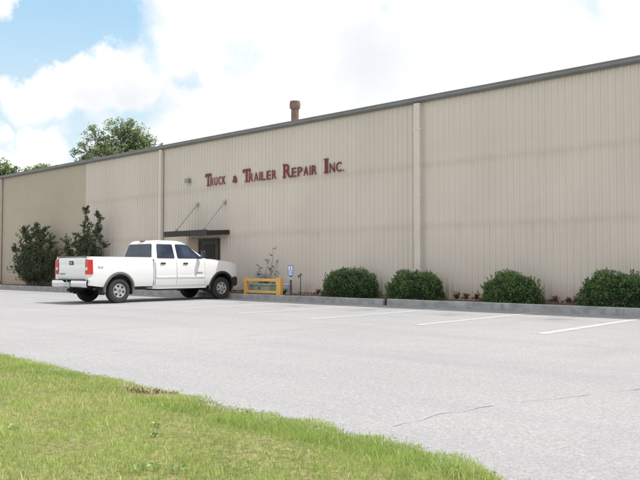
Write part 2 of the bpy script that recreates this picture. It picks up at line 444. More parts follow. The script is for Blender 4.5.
lawn.grid([[(x, -12 + (float(lawn_edge(x)) + 0.03 * math.sin(x * 3.3) + 12) * t, 0.03 + 0.012 * mnoise.noise((x, t * 9, 0)) if t < 1 else -0.004) for x in xs] for t in ys])
tag(lawn.build('lawn', M['thatch'], smooth=True), kind='structure')

# kerb, with an open joint and a slight step
def kerb(x0, x1, dz, yoff):
    k = MB(); n = int((x1 - x0) / 0.5); prof = [(0, -0.02), (0.012, 0.165), (0.035, 0.19), (0.13, 0.192), (0.145, 0.165), (0.145, -0.02)]
    rows = []
    for i in range(n + 1):
        x = x0 + (x1 - x0) * i / n; j = 0.008 * mnoise.noise((x * 0.9, 1.3, 0)); jz = 0.008 * mnoise.noise((x * 0.7, 5.3, 0))
        rows.append([(x, KERB_Y + yoff + a + j, z + (dz + jz if z > 0.1 else 0)) for a, z in prof])
    k.grid(rows); n0 = len(prof)
    k.f.append(tuple(range(n0))); k.f.append(tuple(range(n * n0, n * n0 + n0))[::-1])
    return tag(k.build('kerb', M['kerb'], smooth=True), kind='structure')
kerb(-46, -14.02, 0, 0); kerb(-13.86, 12, 0.012, -0.02)
# fine saw joints and chips on the kerb face
for x in (-9.9, -17.6, -6.6):
    j = MB(); yb = KERB_Y + (-0.02 if x > -13.9 else 0)
    j.box(x, x + 0.016, yb - 0.010, yb + 0.05, 0.01, 0.182)
    tag(j.build('kerb_joint', M['crack']), kind='structure')

def line(x, y0, y1, wd=0.14):
    l = MB(); n = 24
    l.grid([[(x + s * wd / 2 + 0.008 * mnoise.noise((x, y0 + (y1 - y0) * i / n * 3, s)), y0 + (y1 - y0) * i / n, 0.004) for i in range(n + 1)] for s in (-1, 1)])
    tag(l.build('painted_line', M['line_paint']), kind='structure')
for i in range(-3, 14):
    x = -5.92 - 2.78 * i
    if abs(x + 22.4) < 0.5: x -= 0.25
    line(x, 12.4 + 0.2 * math.sin(i * 2.3), 18.25, 0.20 if i == 0 else 0.165)
def crack(pts, wd):
    pts = [Vector(p) for p in pts]; fine = []
    for a, b_ in zip(pts[:-1], pts[1:]):
        n = max(2, int((b_ - a).length / 0.06))
        for i in range(n): fine.append(a.lerp(b_, i / n))
    rows = [[], []]
    for i, p in enumerate(fine):
        q = p + Vector((mnoise.noise((p.x * 4, p.y * 4, 1)), mnoise.noise((p.x * 4, p.y * 4, 7)), 0)) * 0.06
        ww = wd * (0.35 + abs(mnoise.noise((p.x * 3, p.y * 3, 4))) * 1.6)
        for s, r in zip((-1, 1), rows): r.append((q.x + s * ww * 0.9, q.y + s * ww * 0.45, 0.004))
    c_ = MB(); c_.grid(rows)
    c_.f = [f for i, f in enumerate(c_.f) if mnoise.noise((fine[i].x * 1.3, fine[i].y * 1.3, 11)) > -0.16]
    tag(c_.build('asphalt_crack', M['crack']), kind='structure')
crack([(-3.31, 4.45, 0), (-3.31, 5.09, 0), (-3.15, 5.79, 0), (-2.91, 6.47, 0), (-2.61, 7.25, 0), (-2.2, 8.6, 0), (-2.1, 10.2, 0)], 0.008)
crack([(-8.7, 4.6, 0), (-9.28, 5.9, 0), (-9.45, 7.49, 0), (-9.48, 8.38, 0), (-9.9, 10.5, 0)], 0.006)

# ------------------------------------------------------------------ grass
def grass_blades(n, x0, x1, y_lo, keep=None):
    X = rng.uniform(x0, x1, n); e = lawn_edge(X) + 0.05 * np.sin(X * 7) * np.sin(X * 2.3) + rng.normal(0, 0.03, n) + 0.10 * np.maximum(0, rng.normal(0, 1, n) - 1.3) + 0.05 * np.sin(X * 13.1 + 2 * np.sin(X * 4.4))
    Y = y_lo + (e - y_lo) * rng.uniform(0, 1, n)
    return X, Y
XA, YA = [], []
for n, x0, x1, yl in ((125000, -11.5, -1.0, 1.5), (42000, -22, 6, -1.5), (24000, -11, -1.2, 3.6)):
    a, c_ = grass_blades(n, x0, x1, yl); XA.append(a); YA.append(c_)
X = np.concatenate(XA); Y = np.concatenate(YA); N = len(X)
def fbm(x, y, s, k=0):
    v = np.zeros_like(x)
    for o, (a, b_) in enumerate(((1, 0.6), (2.1, 0.3), (4.3, 0.15))):
        v += b_ * np.sin(x * s * a + 1.7 * k + 2.1 * np.sin(y * s * a * 0.83 + k)) * np.cos(y * s * a * 1.13 + 0.9 * k + 1.6 * np.sin(x * s * a * 0.71 + 2 * k))
    return v
thin = (fbm(X, Y, 4.3, 9) + 0.5 * fbm(X, Y, 11.0, 4) > 0.52) & (rng.uniform(0, 1, N) < 0.6)
X, Y = X[~thin], Y[~thin]; N = len(X)
patch = np.clip(1.25 - np.hypot((X + 5.74) / 0.36, (Y - 3.97) / 0.17), 0, 1)
clump = fbm(X, Y, 2.3, 1); clump2 = fbm(X, Y, 6.1, 3)
hgt = np.clip(rng.normal(0.034, 0.012, N) * (1 + 0.42 * clump + 0.36 * clump2), 0.018, 0.12)
edge_d = np.clip((lawn_edge(X) - Y) / 0.2, 0, 1)
hgt *= 0.55 + 0.45 * edge_d
hgt *= 1 - 0.55 * patch
dryp = np.clip(0.20 + 0.34 * fbm(X, Y, 3.1, 5) + 0.26 * fbm(X, Y, 0.9, 2), 0.04, 0.75)
dry = (rng.uniform(0, 1, N) < dryp) * rng.uniform(0.35, 1, N)
dry = np.maximum(dry, patch * rng.uniform(0.2, 1, N))
tint = np.clip(0.50 + 0.34 * clump + 0.24 * clump2 + rng.normal(0, 0.20, N), 0, 1)
az = rng.uniform(0, 2 * np.pi, N); lean = np.abs(rng.normal(0.35, 0.28, N)) * hgt
wd = rng.uniform(0.0012, 0.0027, N)
dx, dy = np.cos(az), np.sin(az); px_, py_ = -dy, dx
a2 = az + rng.normal(0, 1.0, N); px_, py_ = np.cos(a2), np.sin(a2)
B = np.stack([X, Y, np.full(N, 0.022)], 1)
def st(a, b_, c_): return np.stack([a, b_, c_], 1)
Wv = st(px_ * wd, py_ * wd, 0 * wd)
mid_ = B + st(dx * lean * 0.35, dy * lean * 0.35, hgt * 0.6); top_ = B + st(dx * lean, dy * lean, hgt)
V = np.stack([B - Wv, B + Wv, mid_ - Wv * 0.8, mid_ + Wv * 0.8, top_], 1).reshape(-1, 3)
k = np.arange(N)[:, None] * 5
F = np.concatenate([k + np.array([0, 1, 3]), k + np.array([0, 3, 2]), k + np.array([2, 3, 4])], 0)
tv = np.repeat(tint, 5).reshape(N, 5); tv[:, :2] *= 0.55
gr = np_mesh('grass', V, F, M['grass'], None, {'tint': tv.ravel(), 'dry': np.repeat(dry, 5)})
tag(gr, 'bright green mown lawn grass with straw blades beside the asphalt', 'grass', kind='stuff')
# the dead brown patch near the edge
n = 190; a = rng.uniform(0, 2 * np.pi, n); r_ = np.sqrt(rng.uniform(0, 1, n))
C = st(-5.74 + 0.30 * r_ * np.cos(a) - 0.04 * np.sin(a) * r_, 3.97 + 0.085 * r_ * np.sin(a) + 0.10 * r_ * np.cos(a), 0.035 + rng.uniform(-0.01, 0.03, n))
ld = leaves('dead_leaves', C, 0.034, M['weed'], None, rng.uniform(0.5, 2.0, n), None, 0.3)
tag(ld, 'patch of dead brown leaves lying in the lawn near its edge', 'dead leaves', kind='stuff')

# broad-leaved lawn weeds, and dry clippings spilt over the asphalt edge
C = []; U = []
for _ in range(26):
    x = rng.uniform(-11, -1.2); y = lawn_edge(x) - rng.uniform(0.06, 2.4); rr = rng.uniform(0.03, 0.075)
    for k_ in range(int(rng.integers(9, 22))):
        a = rng.uniform(0, 6.28); q = rr * math.sqrt(rng.uniform(0.05, 1)); C.append((x + q * math.cos(a), y + q * math.sin(a), 0.045 + rng.uniform(0, 0.02))); U.append((math.cos(a), math.sin(a), 0.35))
lw = leaves('lawn_weeds', np.array(C), 0.032, M['lawn_weed'], None, rng.uniform(0, 1, len(C)), None, 0.6, np.array(U) * 2)
tag(lw, 'small broad-leaved weeds growing among the lawn grass', 'weeds', kind='stuff')
n = 2600; X = rng.uniform(-14, 0, n); Y = lawn_edge(X) + np.abs(rng.normal(0, 0.055, n)) - 0.03 + 0.12 * (rng.uniform(0, 1, n) > 0.93)
cl = leaves('grass_clippings', st(X, Y, np.full(n, 0.006) + rng.uniform(0, .006, n)), 0.022, M['clip'], None, rng.uniform(0, 1, n), None, 0.22, st(rng.normal(0, 2, n), rng.normal(0, 2, n), np.zeros(n)))
tag(cl, 'dry clippings and soil crumbs spilt along the lawn edge', 'clippings', kind='stuff')

# ------------------------------------------------------------------ the building
EAVE = 6.8
bld = thing('metal_building', 'long beige ribbed metal warehouse with dark gutter behind the parking lot', 'building', (-18, WALL_Y, 0))
def bpart(mb, name, m, **kw):
    o = mb.build(name, m, None, **kw); o.parent = bld; o.matrix_parent_inverse = Matrix.Translation((18, -WALL_Y, 0)); return o
def ribbed(x0, x1, z0, z1, y, sgn=-1, deep=0.028):
    """R-panel sheet: 28 mm ribs every 0.203 m; sheets lap at the girts"""
    pitch_ = 0.203; prof_ = ((0.0, 0.0), (0.024, deep), (0.062, deep), (0.086, 0.0), (0.14, 0.0), (0.145, 0.002), (0.15, 0.0))
    pts = []; x = x0
    while x < x1 - 0.02:
        for dx_, h_ in prof_:
            if x + dx_ < x1: pts.append((x + dx_, h_))
        x += pitch_
    pts.append((x1, 0.0))
    mb = MB()
    zs = [z0, 2.52, 2.52, 4.55, 4.55, z1] if z0 < 2 and z1 > 5 else [z0, z1]
    offs = [0.0, 0.0, 0.003, 0.003, 0.006, 0.006]
    mb.grid([[(px, y + sgn * (h_ + offs[i]), z) for px, h_ in pts] for i, z in enumerate(zs)])
    return mb
XL, XS, XR = -45.3, -34.8, 12.0
o = bpart(ribbed(XL, XS, 0.06, EAVE - 0.02, WALL_Y, -1, 0.014), 'wall_panel', M['wall_olive'], weld=False); o['label'] = 'olive tan section of ribbed wall at the far end'
o = bpart(ribbed(XS, XR, 0.06, EAVE - 0.02, WALL_Y), 'wall_panel', M['wall_beige'], weld=False); o['label'] = 'pinkish beige section of ribbed wall'
DEPTH = 30.0
for x, s in ((XL, -1), (XR, 1)):
    mb = MB(); RZ = EAVE + DEPTH / 2 / 12
    xi = x - s * 0.06
    mb.add([(x, WALL_Y, 0.05), (x, WALL_Y + DEPTH, 0.05), (x, WALL_Y + DEPTH, EAVE - 0.03), (x, WALL_Y + DEPTH / 2, RZ - 0.03), (x, WALL_Y, EAVE - 0.03)], [(0, 1, 2, 3, 4)])
    bpart(mb, 'end_wall', M['wall_olive'] if s < 0 else M['wall_beige'], solid=0.05)
bpart(MB().box(XL, XR, WALL_Y + DEPTH - 0.05, WALL_Y + DEPTH + 0.02, 0.05, EAVE - 0.03), 'rear_wall', M['wall_beige'])
mb = MB(); ov = 0.12
mb.grid([[(x, WALL_Y - ov, EAVE - 0.01), (x, WALL_Y + DEPTH / 2, EAVE + DEPTH / 24), (x, WALL_Y + DEPTH + ov, EAVE - 0.01)] for x in (XL - 0.1, XR + 0.1)])
bpart(mb, 'roof', M['roof'], solid=0.05)
mb = MB()
prof = [(-0.02, -0.06), (-0.02, -0.19), (-0.10, -0.19), (-0.16, -0.14), (-0.155, -0.07), (-0.17, -0.045), (-0.17, -0.02), (-0.15, -0.02), (-0.14, -0.07), (-0.03, -0.175)]
gx = np.linspace(XL - 0.12, XR + 0.12, 90)
mb.grid([[(x, WALL_Y - 0.02 + a, EAVE + 0.02 + z + 0.008 * mnoise.noise((x * 0.5, 2, 0))) for a, z in prof + prof[:1]] for x in gx])
bpart(mb, 'gutter', M['gutter'])
for x, ww in ((-44.72, 0.16), (-28.0, 0.085), (-13.72, 0.115)):
    mb = MB(); mb.box(x - ww, x + ww, WALL_Y - 0.20, WALL_Y - 0.045, 0.32, EAVE - 0.2)
    # kicked-out shoe at the foot
    mb.add([(x - ww, WALL_Y - 0.20, 0.318), (x + ww, WALL_Y - 0.20, 0.318), (x + ww, WALL_Y - 0.045, 0.318), (x - ww, WALL_Y - 0.045, 0.318),
            (x - ww, WALL_Y - 0.40, 0.20), (x + ww, WALL_Y - 0.40, 0.20), (x + ww, WALL_Y - 0.30, 0.19), (x - ww, WALL_Y - 0.30, 0.19)],
           [(0, 1, 5, 4), (1, 2, 6, 5), (2, 3, 7, 6), (3, 0, 4, 7), (4, 5, 6, 7)])
    ds = bpart(mb, 'downspout', M['downspout'], bevel=0.012)
    for z in (1.1, 3.5, 5.7):
        st_ = MB().box(x - ww - 0.05, x + ww + 0.05, WALL_Y - 0.206, WALL_Y - 0.19, z, z + 0.05).build('strap', M['downspout'], ds)
def sub(o, parent):
    o.parent = parent; return o
# entrance: recessed tan surround, dark door, sidelight, canopy on two tie rods
fr = MB(); ZD = 2.42
for x0, x1, z0, z1 in ((-25.28, -25.18, 0.2, ZD), (-24.02, -23.92, 0.2, ZD), (-25.18, -24.02, ZD - 0.1, ZD)):
    fr.box(x0, x1, WALL_Y - 0.10, WALL_Y - 0.02, z0, z1)
fr.box(-25.18, -24.02, WALL_Y - 0.09, WALL_Y - 0.03, 0.19, 0.23)
door = bpart(MB().box(-25.17, -24.03, WALL_Y - 0.075, WALL_Y - 0.036, 0.235, ZD - 0.105), 'door', M['door'])
sub(fr.build('frame', M['door']), door)
sub(MB().box(-25.02, -24.18, WALL_Y - 0.086, WALL_Y - 0.077, 0.55, ZD - 0.25).build('pane', M['door_glass']), door)
hd = MB().tube([(-24.12, WALL_Y - 0.09, 1.05), (-24.12, WALL_Y - 0.14, 1.08), (-24.12, WALL_Y - 0.14, 1.35), (-24.12, WALL_Y - 0.09, 1.38)], 0.012)
sub(hd.build('handle', M['galv']), door)
bpart(MB().box(-26.05, -25.285, WALL_Y - 0.07, WALL_Y - 0.036, 0.2, 2.44), 'side_panel', M['door_panel'], bevel=0.006)
CX0, CX1, CY0 = -26.12, -23.28, 18.78
cn = MB()
cn.add([(CX0, CY0, 2.50), (CX1, CY0, 2.50), (CX1, WALL_Y - 0.036, 2.56), (CX0, WALL_Y - 0.036, 2.56), (CX0, CY0, 2.69), (CX1, CY0, 2.69), (CX1, WALL_Y - 0.036, 2.75), (CX0, WALL_Y - 0.036, 2.75)],
       [(0, 3, 2, 1), (4, 5, 6, 7), (0, 1, 5, 4), (1, 2, 6, 5), (2, 3, 7, 6), (3, 0, 4, 7)])
can = bpart(cn, 'canopy', M['canopy'], bevel=0.015)
fc = MB().box(CX0 - 0.03, CX1 + 0.03, CY0 - 0.05, CY0 - 0.003, 2.48, 2.72)
sub(fc.build('fascia', M['canopy'], bevel=0.01), can)
for xr in (-25.42, -23.58):
    rd = MB(); zt = 3.93
    rd.tube([(xr, WALL_Y - 0.06, zt), (xr, CY0 + 0.05, 2.74)], 0.03, 8)
    rd.box(xr - 0.07, xr + 0.07, WALL_Y - 0.06, WALL_Y - 0.034, zt - 0.09, zt + 0.09)
    rd.box(xr - 0.05, xr + 0.05, CY0 + 0.0, CY0 + 0.12, 2.702, 2.80)
    sub(rd.build('support_rod', M['galv']), can)

# wall lamp
lt = thing('wall_lamp', 'small grey floodlight box fixed high on the wall by the lettering', 'wall lamp', (-26.0, WALL_Y - 0.035, 5.02))
MB().box(-0.06, 0.06, -0.06, 0, -0.08, 0.08).build('bracket', M['lamp'], lt)
hb = MB(); hb.add([(-.12, -.20, -.12), (.12, -.20, -.12), (.12, -.05, -.06), (-.12, -.05, -.06), (-.12, -.16, .10), (.12, -.16, .10), (.12, -.061, .11), (-.12, -.061, .11)],
       [(0, 3, 2, 1), (4, 5, 6, 7), (0, 1, 5, 4), (1, 2, 6, 5), (2, 3, 7, 6), (3, 0, 4, 7)]); hb.build('housing', M['lamp'], lt, bevel=0.01)

# brick landing at the door
bs = MB().box(-26.3, -23.2, 18.75, 19.93, 0.1, 0.30).build('brick_landing', M['brick'], bevel=0.012)
tag(bs, 'low red brick landing under the entrance canopy behind the pickup', 'brick landing')

# vent pipe on the roof
vp = thing('vent_pipe', 'rusty brown vent pipe with flared cap standing on the roof edge', 'vent pipe', (-21.45, 22.0, EAVE + 0.15))
MB().lathe([(-0.1, 0.0), (-0.1, 0.165), (0.96, 0.165), (0.96, 0.12), (0.6, 0.12)], 20, 'z').build('pipe', M['rust_pipe'], vp, smooth=True)
MB().lathe([(0.94, 0.168), (0.965, 0.225), (1.12, 0.235), (1.26, 0.215), (1.265, 0.15), (1.1, 0.14)], 20, 'z').build('cap', M['rust_pipe'], vp, smooth=True)
MB().lathe([(-0.05, 0.33), (0.04, 0.31), (0.12, 0.175), (0.0, 0.166)], 20, 'z').build('flashing', M['galv'], vp, smooth=True)

# ------------------------------------------------------------------ lettering on the wall
sg = thing('wall_sign', 'dark red capital letters reading Truck & Trailer Repair Inc. on the beige wall', 'sign', (-21, WALL_Y - 0.04, 4.66))
def glyph_mesh(ch, bold):
    cu = bpy.data.curves.new('glyph', 'FONT'); cu.body = ch; cu.size = 1.0; cu.offset = bold; cu.extrude = 0.02; cu.resolution_u = 6
    ob = bpy.data.objects.new('glyph', cu); COL.objects.link(ob)
    dg = bpy.context.evaluated_depsgraph_get(); dg.update()
    me = bpy.data.meshes.new_from_object(ob.evaluated_get(dg)); bpy.data.objects.remove(ob); bpy.data.curves.remove(cu)
    return me
def letter(ch, x0, x1, z0, h, bold, serif=None, parent=None, name='letter', m=None, depth=0.02):
    me = glyph_mesh(ch, bold)
    co = np.empty(len(me.vertices) * 3, np.float32); me.vertices.foreach_get('co', co); co = co.reshape(-1, 3)
    mn, mx = co.min(0), co.max(0)
    nx = x0 + (co[:, 0] - mn[0]) / (mx[0] - mn[0]) * (x1 - x0)
    nz_ = z0 + (co[:, 1] - mn[1]) / (mx[1] - mn[1]) * h
    ny = -(co[:, 2] - mn[2]) / (mx[2] - mn[2]) * depth - 0.02
    me.vertices.foreach_set('co', np.stack([nx, ny, nz_], 1).astype(np.float32).ravel()); me.update()
    if serif:
        b = bmesh.new(); b.from_mesh(me)
        for (a0, a1, c0, c1) in serif:
            X0, X1, Z0, Z1 = x0 + a0 * (x1 - x0), x0 + a1 * (x1 - x0), z0 + c0 * h, z0 + c1 * h
            vs = [b.verts.new((x, y, z)) for z in (Z0, Z1) for y in (-0.022 - depth, -0.018) for x in (X0, X1)]
            for f in [(0, 2, 3, 1), (4, 5, 7, 6), (0, 1, 5, 4), (2, 6, 7, 3), (0, 4, 6, 2), (1, 3, 7, 5)]: b.faces.new([vs[i] for i in f])
        bmesh.ops.recalc_face_normals(b, faces=b.faces[:]); b.to_mesh(me); b.free()
    me.name = name
    o = link(name, me, m or M['sign_red'], parent); return o
CAP, SML = 0.54, 0.355
def word(first, rest, x0, xs, xe, z=0.0, serif=None, capw=None, narrow='I'):
    letter(first, x0, x0 + capw, z, CAP, 0.012, serif, sg)
    wts = [0.34 if c in narrow else (0.22 if c == '.' else 1.0) for c in rest]; tot = sum(wts); pitch_ = (xe - xs) / tot; x = xs
    for c, w_ in zip(rest, wts):
        if c == '.': letter(c, x + 0.02, x + 0.075, z, 0.06, 0.03, None, sg)
        else: letter(c, x + 0.035, x + pitch_ * w_ - 0.035 if c not in narrow else x + pitch_ * w_ - 0.02, z, SML, 0.008, None, sg)
        x += pitch_ * w_
TS = [(-0.04, 0.16, 0.62, 0.96), (0.84, 1.04, 0.62, 0.96), (0.22, 0.78, 0.0, 0.10)]
word('T', 'RUCK', -24.83 + 21, -24.53 + 21, -23.48 + 21, 0.02, [(-0.03, 0.13, 0.72, 0.97), (0.87, 1.03, 0.72, 0.97), (0.24, 0.76, 0.0, 0.09)], 0.36)
letter('&', -23.05 + 21, -22.76 + 21, 0.03, 0.30, 0.02, None, sg)
word('T', 'RAILER', -22.40 + 21, -22.08 + 21, -20.42 + 21, 0.0, [(-0.03, 0.13, 0.72, 0.97), (0.87, 1.03, 0.72, 0.97), (0.24, 0.76, 0.0, 0.09)], 0.42)
word('R', 'EPAIR', -20.06 + 21, -19.64 + 21, -18.28 + 21, -0.01, [(-0.1, 0.30, 0.0, 0.10), (-0.1, 0.2, 0.9, 0.995), (0.78, 1.1, 0.0, 0.10)], 0.40)
word('I', 'NC.', -17.90 + 21, -17.70 + 21, -16.98 + 21, -0.01, [(-0.35, 1.35, 0.0, 0.09), (-0.35, 1.35, 0.91, 1.0)], 0.13)

# ------------------------------------------------------------------ pickup truck
TR = thing('pickup_truck', 'white crew cab pickup truck parked nose in at the kerb', 'pickup truck', (-22.26, 13.442, 0.0), R(1.06), None, 1.05)
WB, RW = 4.24, 0.392
def prof_v(z):
    return float(np.interp(z, [0.40, 0.47, 0.56, 0.72, 0.98, 1.18, 1.30, 1.37, 1.42], [0.915, 0.945, 0.975, 1.0, 1.005, 0.99, 0.972, 0.95, 0.915]))
def side_grid(u0, u1, zb, zt, arch=None, s=1, off=0.0, taper=None, nu=20, nzr=11):
    us = list(np.linspace(u0, u1, nu))
    if arch:
        uc, rc = arch
        us = [u for u in us if abs(u - uc) > rc + 0.02] + [uc + rc * math.cos(t) for t in np.linspace(math.pi, 0, 25)]
        us.sort()
    cols = []
    for u in us:
        lo = zb(u) if callable(zb) else zb; hi = zt(u) if callable(zt) else zt
        if arch and abs(u - arch[0]) <= arch[1] + 1e-6:
            lo = max(lo, RW + 0.03 + math.sqrt(max(0, arch[1] ** 2 - (u - arch[0]) ** 2)) * 1.0)
        cols.append([(s * (prof_v(z) + off - (taper(u, z) if taper else 0)), u, z) for z in np.linspace(lo, hi, nzr)])
    return cols
paint = M['white_paint']
ARCH_R = 0.50
# bed
RAIL = 1.40
bedm = MB()
for s in (-1, 1):
    t_ = MB(); t_.grid(side_grid(-1.10, 1.27, lambda u: 0.52 if u > -0.6 else 0.52 + (-(u + 0.6)) * 0.12, RAIL, (0.0, ARCH_R), s, 0.0, lambda u, z: 0.03 * max(0, (-u - 0.95) / 0.15) ** 2))
    b = t_.bm(); bmesh.ops.recalc_face_normals(b, faces=b.faces[:])
    # make normals face outward, then thicken inward
    avg = sum((f.normal.x for f in b.faces)) * s
    if avg < 0: bmesh.ops.reverse_faces(b, faces=b.faces[:])
    bmesh.ops.solidify(b, geom=b.faces[:], thickness=0.05)
    me = bpy.data.meshes.new('bed_side'); b.to_mesh(me); b.free()
    o = link('bed_side', me, paint, TR)
    me.polygons.foreach_set('use_smooth', [True] * len(me.polygons)); me.set_sharp_from_angle(angle=R(40))
bd = MB()
bd.box(-0.86, 0.86, -1.02, 1.27, 0.82, 0.88); bd.box(-0.86, 0.86, 1.21, 1.27, 0.88, RAIL - 0.01)
for s in (-1, 1): bd.box(s * 0.80 if s > 0 else -0.86, 0.86 if s > 0 else -0.80, -1.0, 1.20, 0.882, RAIL - 0.03)
bd.build('bed_liner', M['black_plastic'], TR)
for s in (-1, 1):
    cp = MB(); cp.box(min(s * 0.82, s * 0.925), max(s * 0.82, s * 0.925), -1.08, 1.25, RAIL + 0.002, RAIL + 0.02); cp.build('rail_cap', paint, TR, bevel=0.006)
    # inner wheel house
    wh = MB(); rows = []
    for t in np.linspace(-0.3, math.pi + 0.3, 24):
        rows.append([(s * v_, 0.0 + 0.52 * math.cos(t), RW + 0.03 + 0.52 * math.sin(t)) for v_ in (0.55, 0.93)])
    wh.grid(rows); wh.build('wheel_house', M['underbody'], TR)
    wh = MB(); wh.grid([[(a, b_ + WB, c_) for a, b_, c_ in r] for r in rows]); wh.build('wheel_house', M['underbody'], TR)
# tailgate
tg = MB(); ncol = 9; zsx = [0.76, 0.80, 0.86, 1.10, 1.20, 1.26, 1.34, 1.385, 1.40]; dep = [0.0, 0.012, 0.018, 0.018, 0.012, 0.022, 0.022, 0.01, -0.02]
tg.grid([[(v_, -1.085 - d_ + 0.01 * (v_ / 0.78) ** 2, z) for v_ in np.linspace(-0.785, 0.785, ncol)] for z, d_ in zip(zsx, dep)])
b = tg.bm(); bmesh.ops.recalc_face_normals(b, faces=b.faces[:])
if sum(f.normal.y for f in b.faces) > 0: bmesh.ops.reverse_faces(b, faces=b.faces[:])
bmesh.ops.solidify(b, geom=b.faces[:], thickness=0.05)
me = bpy.data.meshes.new('tailgate'); b.to_mesh(me); b.free(); tgo = link('tailgate', me, paint, TR)
MB().box(-0.80, 0.80, -1.10, -1.03, RAIL + 0.003, RAIL + 0.035).build('top_cap', M['grey_plastic'], tgo, bevel=0.012)
MB().box(-0.12, 0.12, -1.118, -1.108, 1.19, 1.30).build('handle', M['black_plastic'], tgo, bevel=0.004)
em = MB()  # bow-tie emblem
ez, ey = 1.245, -1.122
def extr(pts2, y0, y1):
    n = len(pts2); return [(a, y0, c) for a, c in pts2] + [(a, y1, c) for a, c in pts2], [tuple(range(n)), tuple(range(n, 2 * n))[::-1]] + [(i, (i + 1) % n, n + (i + 1) % n, n + i) for i in range(n)]
bow = [(-0.15, -0.035), (-0.055, -0.035), (-0.045, -0.075), (0.055, -0.075), (0.045, -0.035), (0.15, -0.035), (0.165, 0.035), (0.06, 0.035), (0.05, 0.075), (-0.05, 0.075), (-0.04, 0.035), (-0.135, 0.035)]
em.add(*extr([(a * 0.5, ez + c * 0.5) for a, c in bow], ey - 0.004, ey + 0.003)); em.build('emblem', M['badge'], tgo)
def flat_text(txt, size, loc, rot, parent, name, m, bold=0.0):
    me = glyph_mesh(txt, bold); co = np.empty(len(me.vertices) * 3, np.float32); me.vertices.foreach_get('co', co); co = co.reshape(-1, 3) * size
    co[:, 2] *= 0.004 / (0.02 * size)
    Mx = Matrix.Translation(loc) @ rot
    me.vertices.foreach_set('co', np.array([tuple(Mx @ Vector(c)) for c in co], np.float32).ravel()); me.update(); me.name = name
    return link(name, me, m, parent)
ROT_REAR = Matrix(((1, 0, 0, 0), (0, 0, -1, 0), (0, 1, 0, 0), (0, 0, 0, 1)))
ROT_RIGHT = Matrix(((0, 0, 1, 0), (1, 0, 0, 0), (0, 1, 0, 0), (0, 0, 0, 1)))
flat_text('SILVERADO', 0.065, (-0.70, -1.106, 0.905), ROT_REAR, tgo, 'badge', M['badge'])
# tail lamps
for s in (-1, 1):
    lp = MB(); lx0, lx1 = 0.80, 0.985
    lp.add([(s * 0.80, -1.115, 0.92), (s * 0.985, -1.118, 0.92), (s * 1.018, -1.085, 0.92), (s * 1.020, -0.96, 0.92), (s * 0.80, -0.98, 0.92),
            (s * 0.80, -1.115, 1.34), (s * 0.962, -1.118, 1.34), (s * 0.992, -1.085, 1.34), (s * 0.992, -0.96, 1.34), (s * 0.80, -0.98, 1.34)],
           [(4, 3, 2, 1, 0), (5, 6, 7, 8, 9), (0, 1, 6, 5), (1, 2, 7, 6), (2, 3, 8, 7), (3, 4, 9, 8), (4, 0, 5, 9)])
    lo = lp.build('tail_lamp', M['red_lens'], TR, bevel=0.01)
    rv = MB().box(min(s * 0.815, s * 0.918), max(s * 0.815, s * 0.95), -1.125, -1.112, 1.04, 1.12); rv.build('reverse_lens', M['clear_lens'], lo, bevel=0.003)
    MB().box(min(s * 0.79, s * 0.97), max(s * 0.79, s * 0.985), -1.10, -0.97, 0.75, 0.915).build('corner_panel', paint, TR)
# rear bumper
rb = MB(); cols = []
for v_ in np.linspace(-1.0, 1.0, 31):
    bend = 0.10 * max(0, (abs(v_) - 0.82) / 0.18) ** 2
    dip = 0.055 if abs(v_) < 0.22 else 0.0
    cols.append([(v_, -1.12 + bend, 0.735 - dip), (v_, -1.26 + bend + dip * 0.5, 0.725 - dip), (v_, -1.285 + bend + dip, 0.68 - dip * .4), (v_, -1.28 + bend + dip, 0.56), (v_, -1.25 + bend + dip, 0.52), (v_, -1.12 + bend, 0.53)])
rb.grid(cols); rbo = rb.build('rear_bumper', M['chrome'], TR, smooth=True)
MB().box(-0.95, 0.95, -1.25, -1.13, 0.738, 0.752).build('step_pad', M['black_plastic'], rbo, bevel=0.004)
pl = MB().box(-0.155, 0.155, -1.262, -1.245, 0.53, 0.675).build('licence_plate', M['plate'], rbo, bevel=0.004)
MB().box(-0.06, 0.06, -1.22, -0.7, 0.38, 0.48).build('tow_hitch', M['underbody'], TR, bevel=0.01)

# cab lower body
cab = MB()
zz = [0.42, 0.47, 0.56, 0.72, 0.90, 1.05, 1.18, 1.30, 1.37]
def ring(z, u0, u1, hw, r, n=6):
    P = []
    for cx, cy, a0 in ((hw - r, u1 - r, 0), (-hw + r, u1 - r, 90), (-hw + r, u0 + r, 180), (hw - r, u0 + r, 270)):
        for k_ in range(n + 1):
            t = R(a0 + 90 * k_ / n); P.append((cx + r * math.cos(t), cy + r * math.sin(t), z))
    return P + P[:1]
cab.grid([ring(z, 1.30, 3.62, prof_v(z) - 0.012, 0.05) for z in zz])
cab.grid([ring(0.42, 1.30, 3.62, prof_v(.42) - 0.012, 0.05), ring(0.42, 1.9, 3.0, 0.3, 0.05)])
SEC = [(1.365, 1.305, 3.66, 0.945, 0.09), (1.40, 1.325, 3.56, 0.925, 0.10), (1.60, 1.375, 3.22, 0.845, 0.12), (1.84, 1.455, 2.84, 0.745, 0.14), (1.90, 1.50, 2.72, 0.705, 0.15), (1.935, 1.58, 2.58, 0.64, 0.15), (1.955, 1.75, 2.35, 0.48, 0.15), (1.96, 1.95, 2.15, 0.16, 0.1)]
cab.grid([ring(*s_) for s_ in SEC])
cabo = cab.build('cab', paint, TR, smooth=True)
def green_at(z):
    zs_ = [s_[0] for s_ in SEC]
    return [float(np.interp(z, zs_, [s_[i] for s_ in SEC])) for i in (1, 2, 3)]
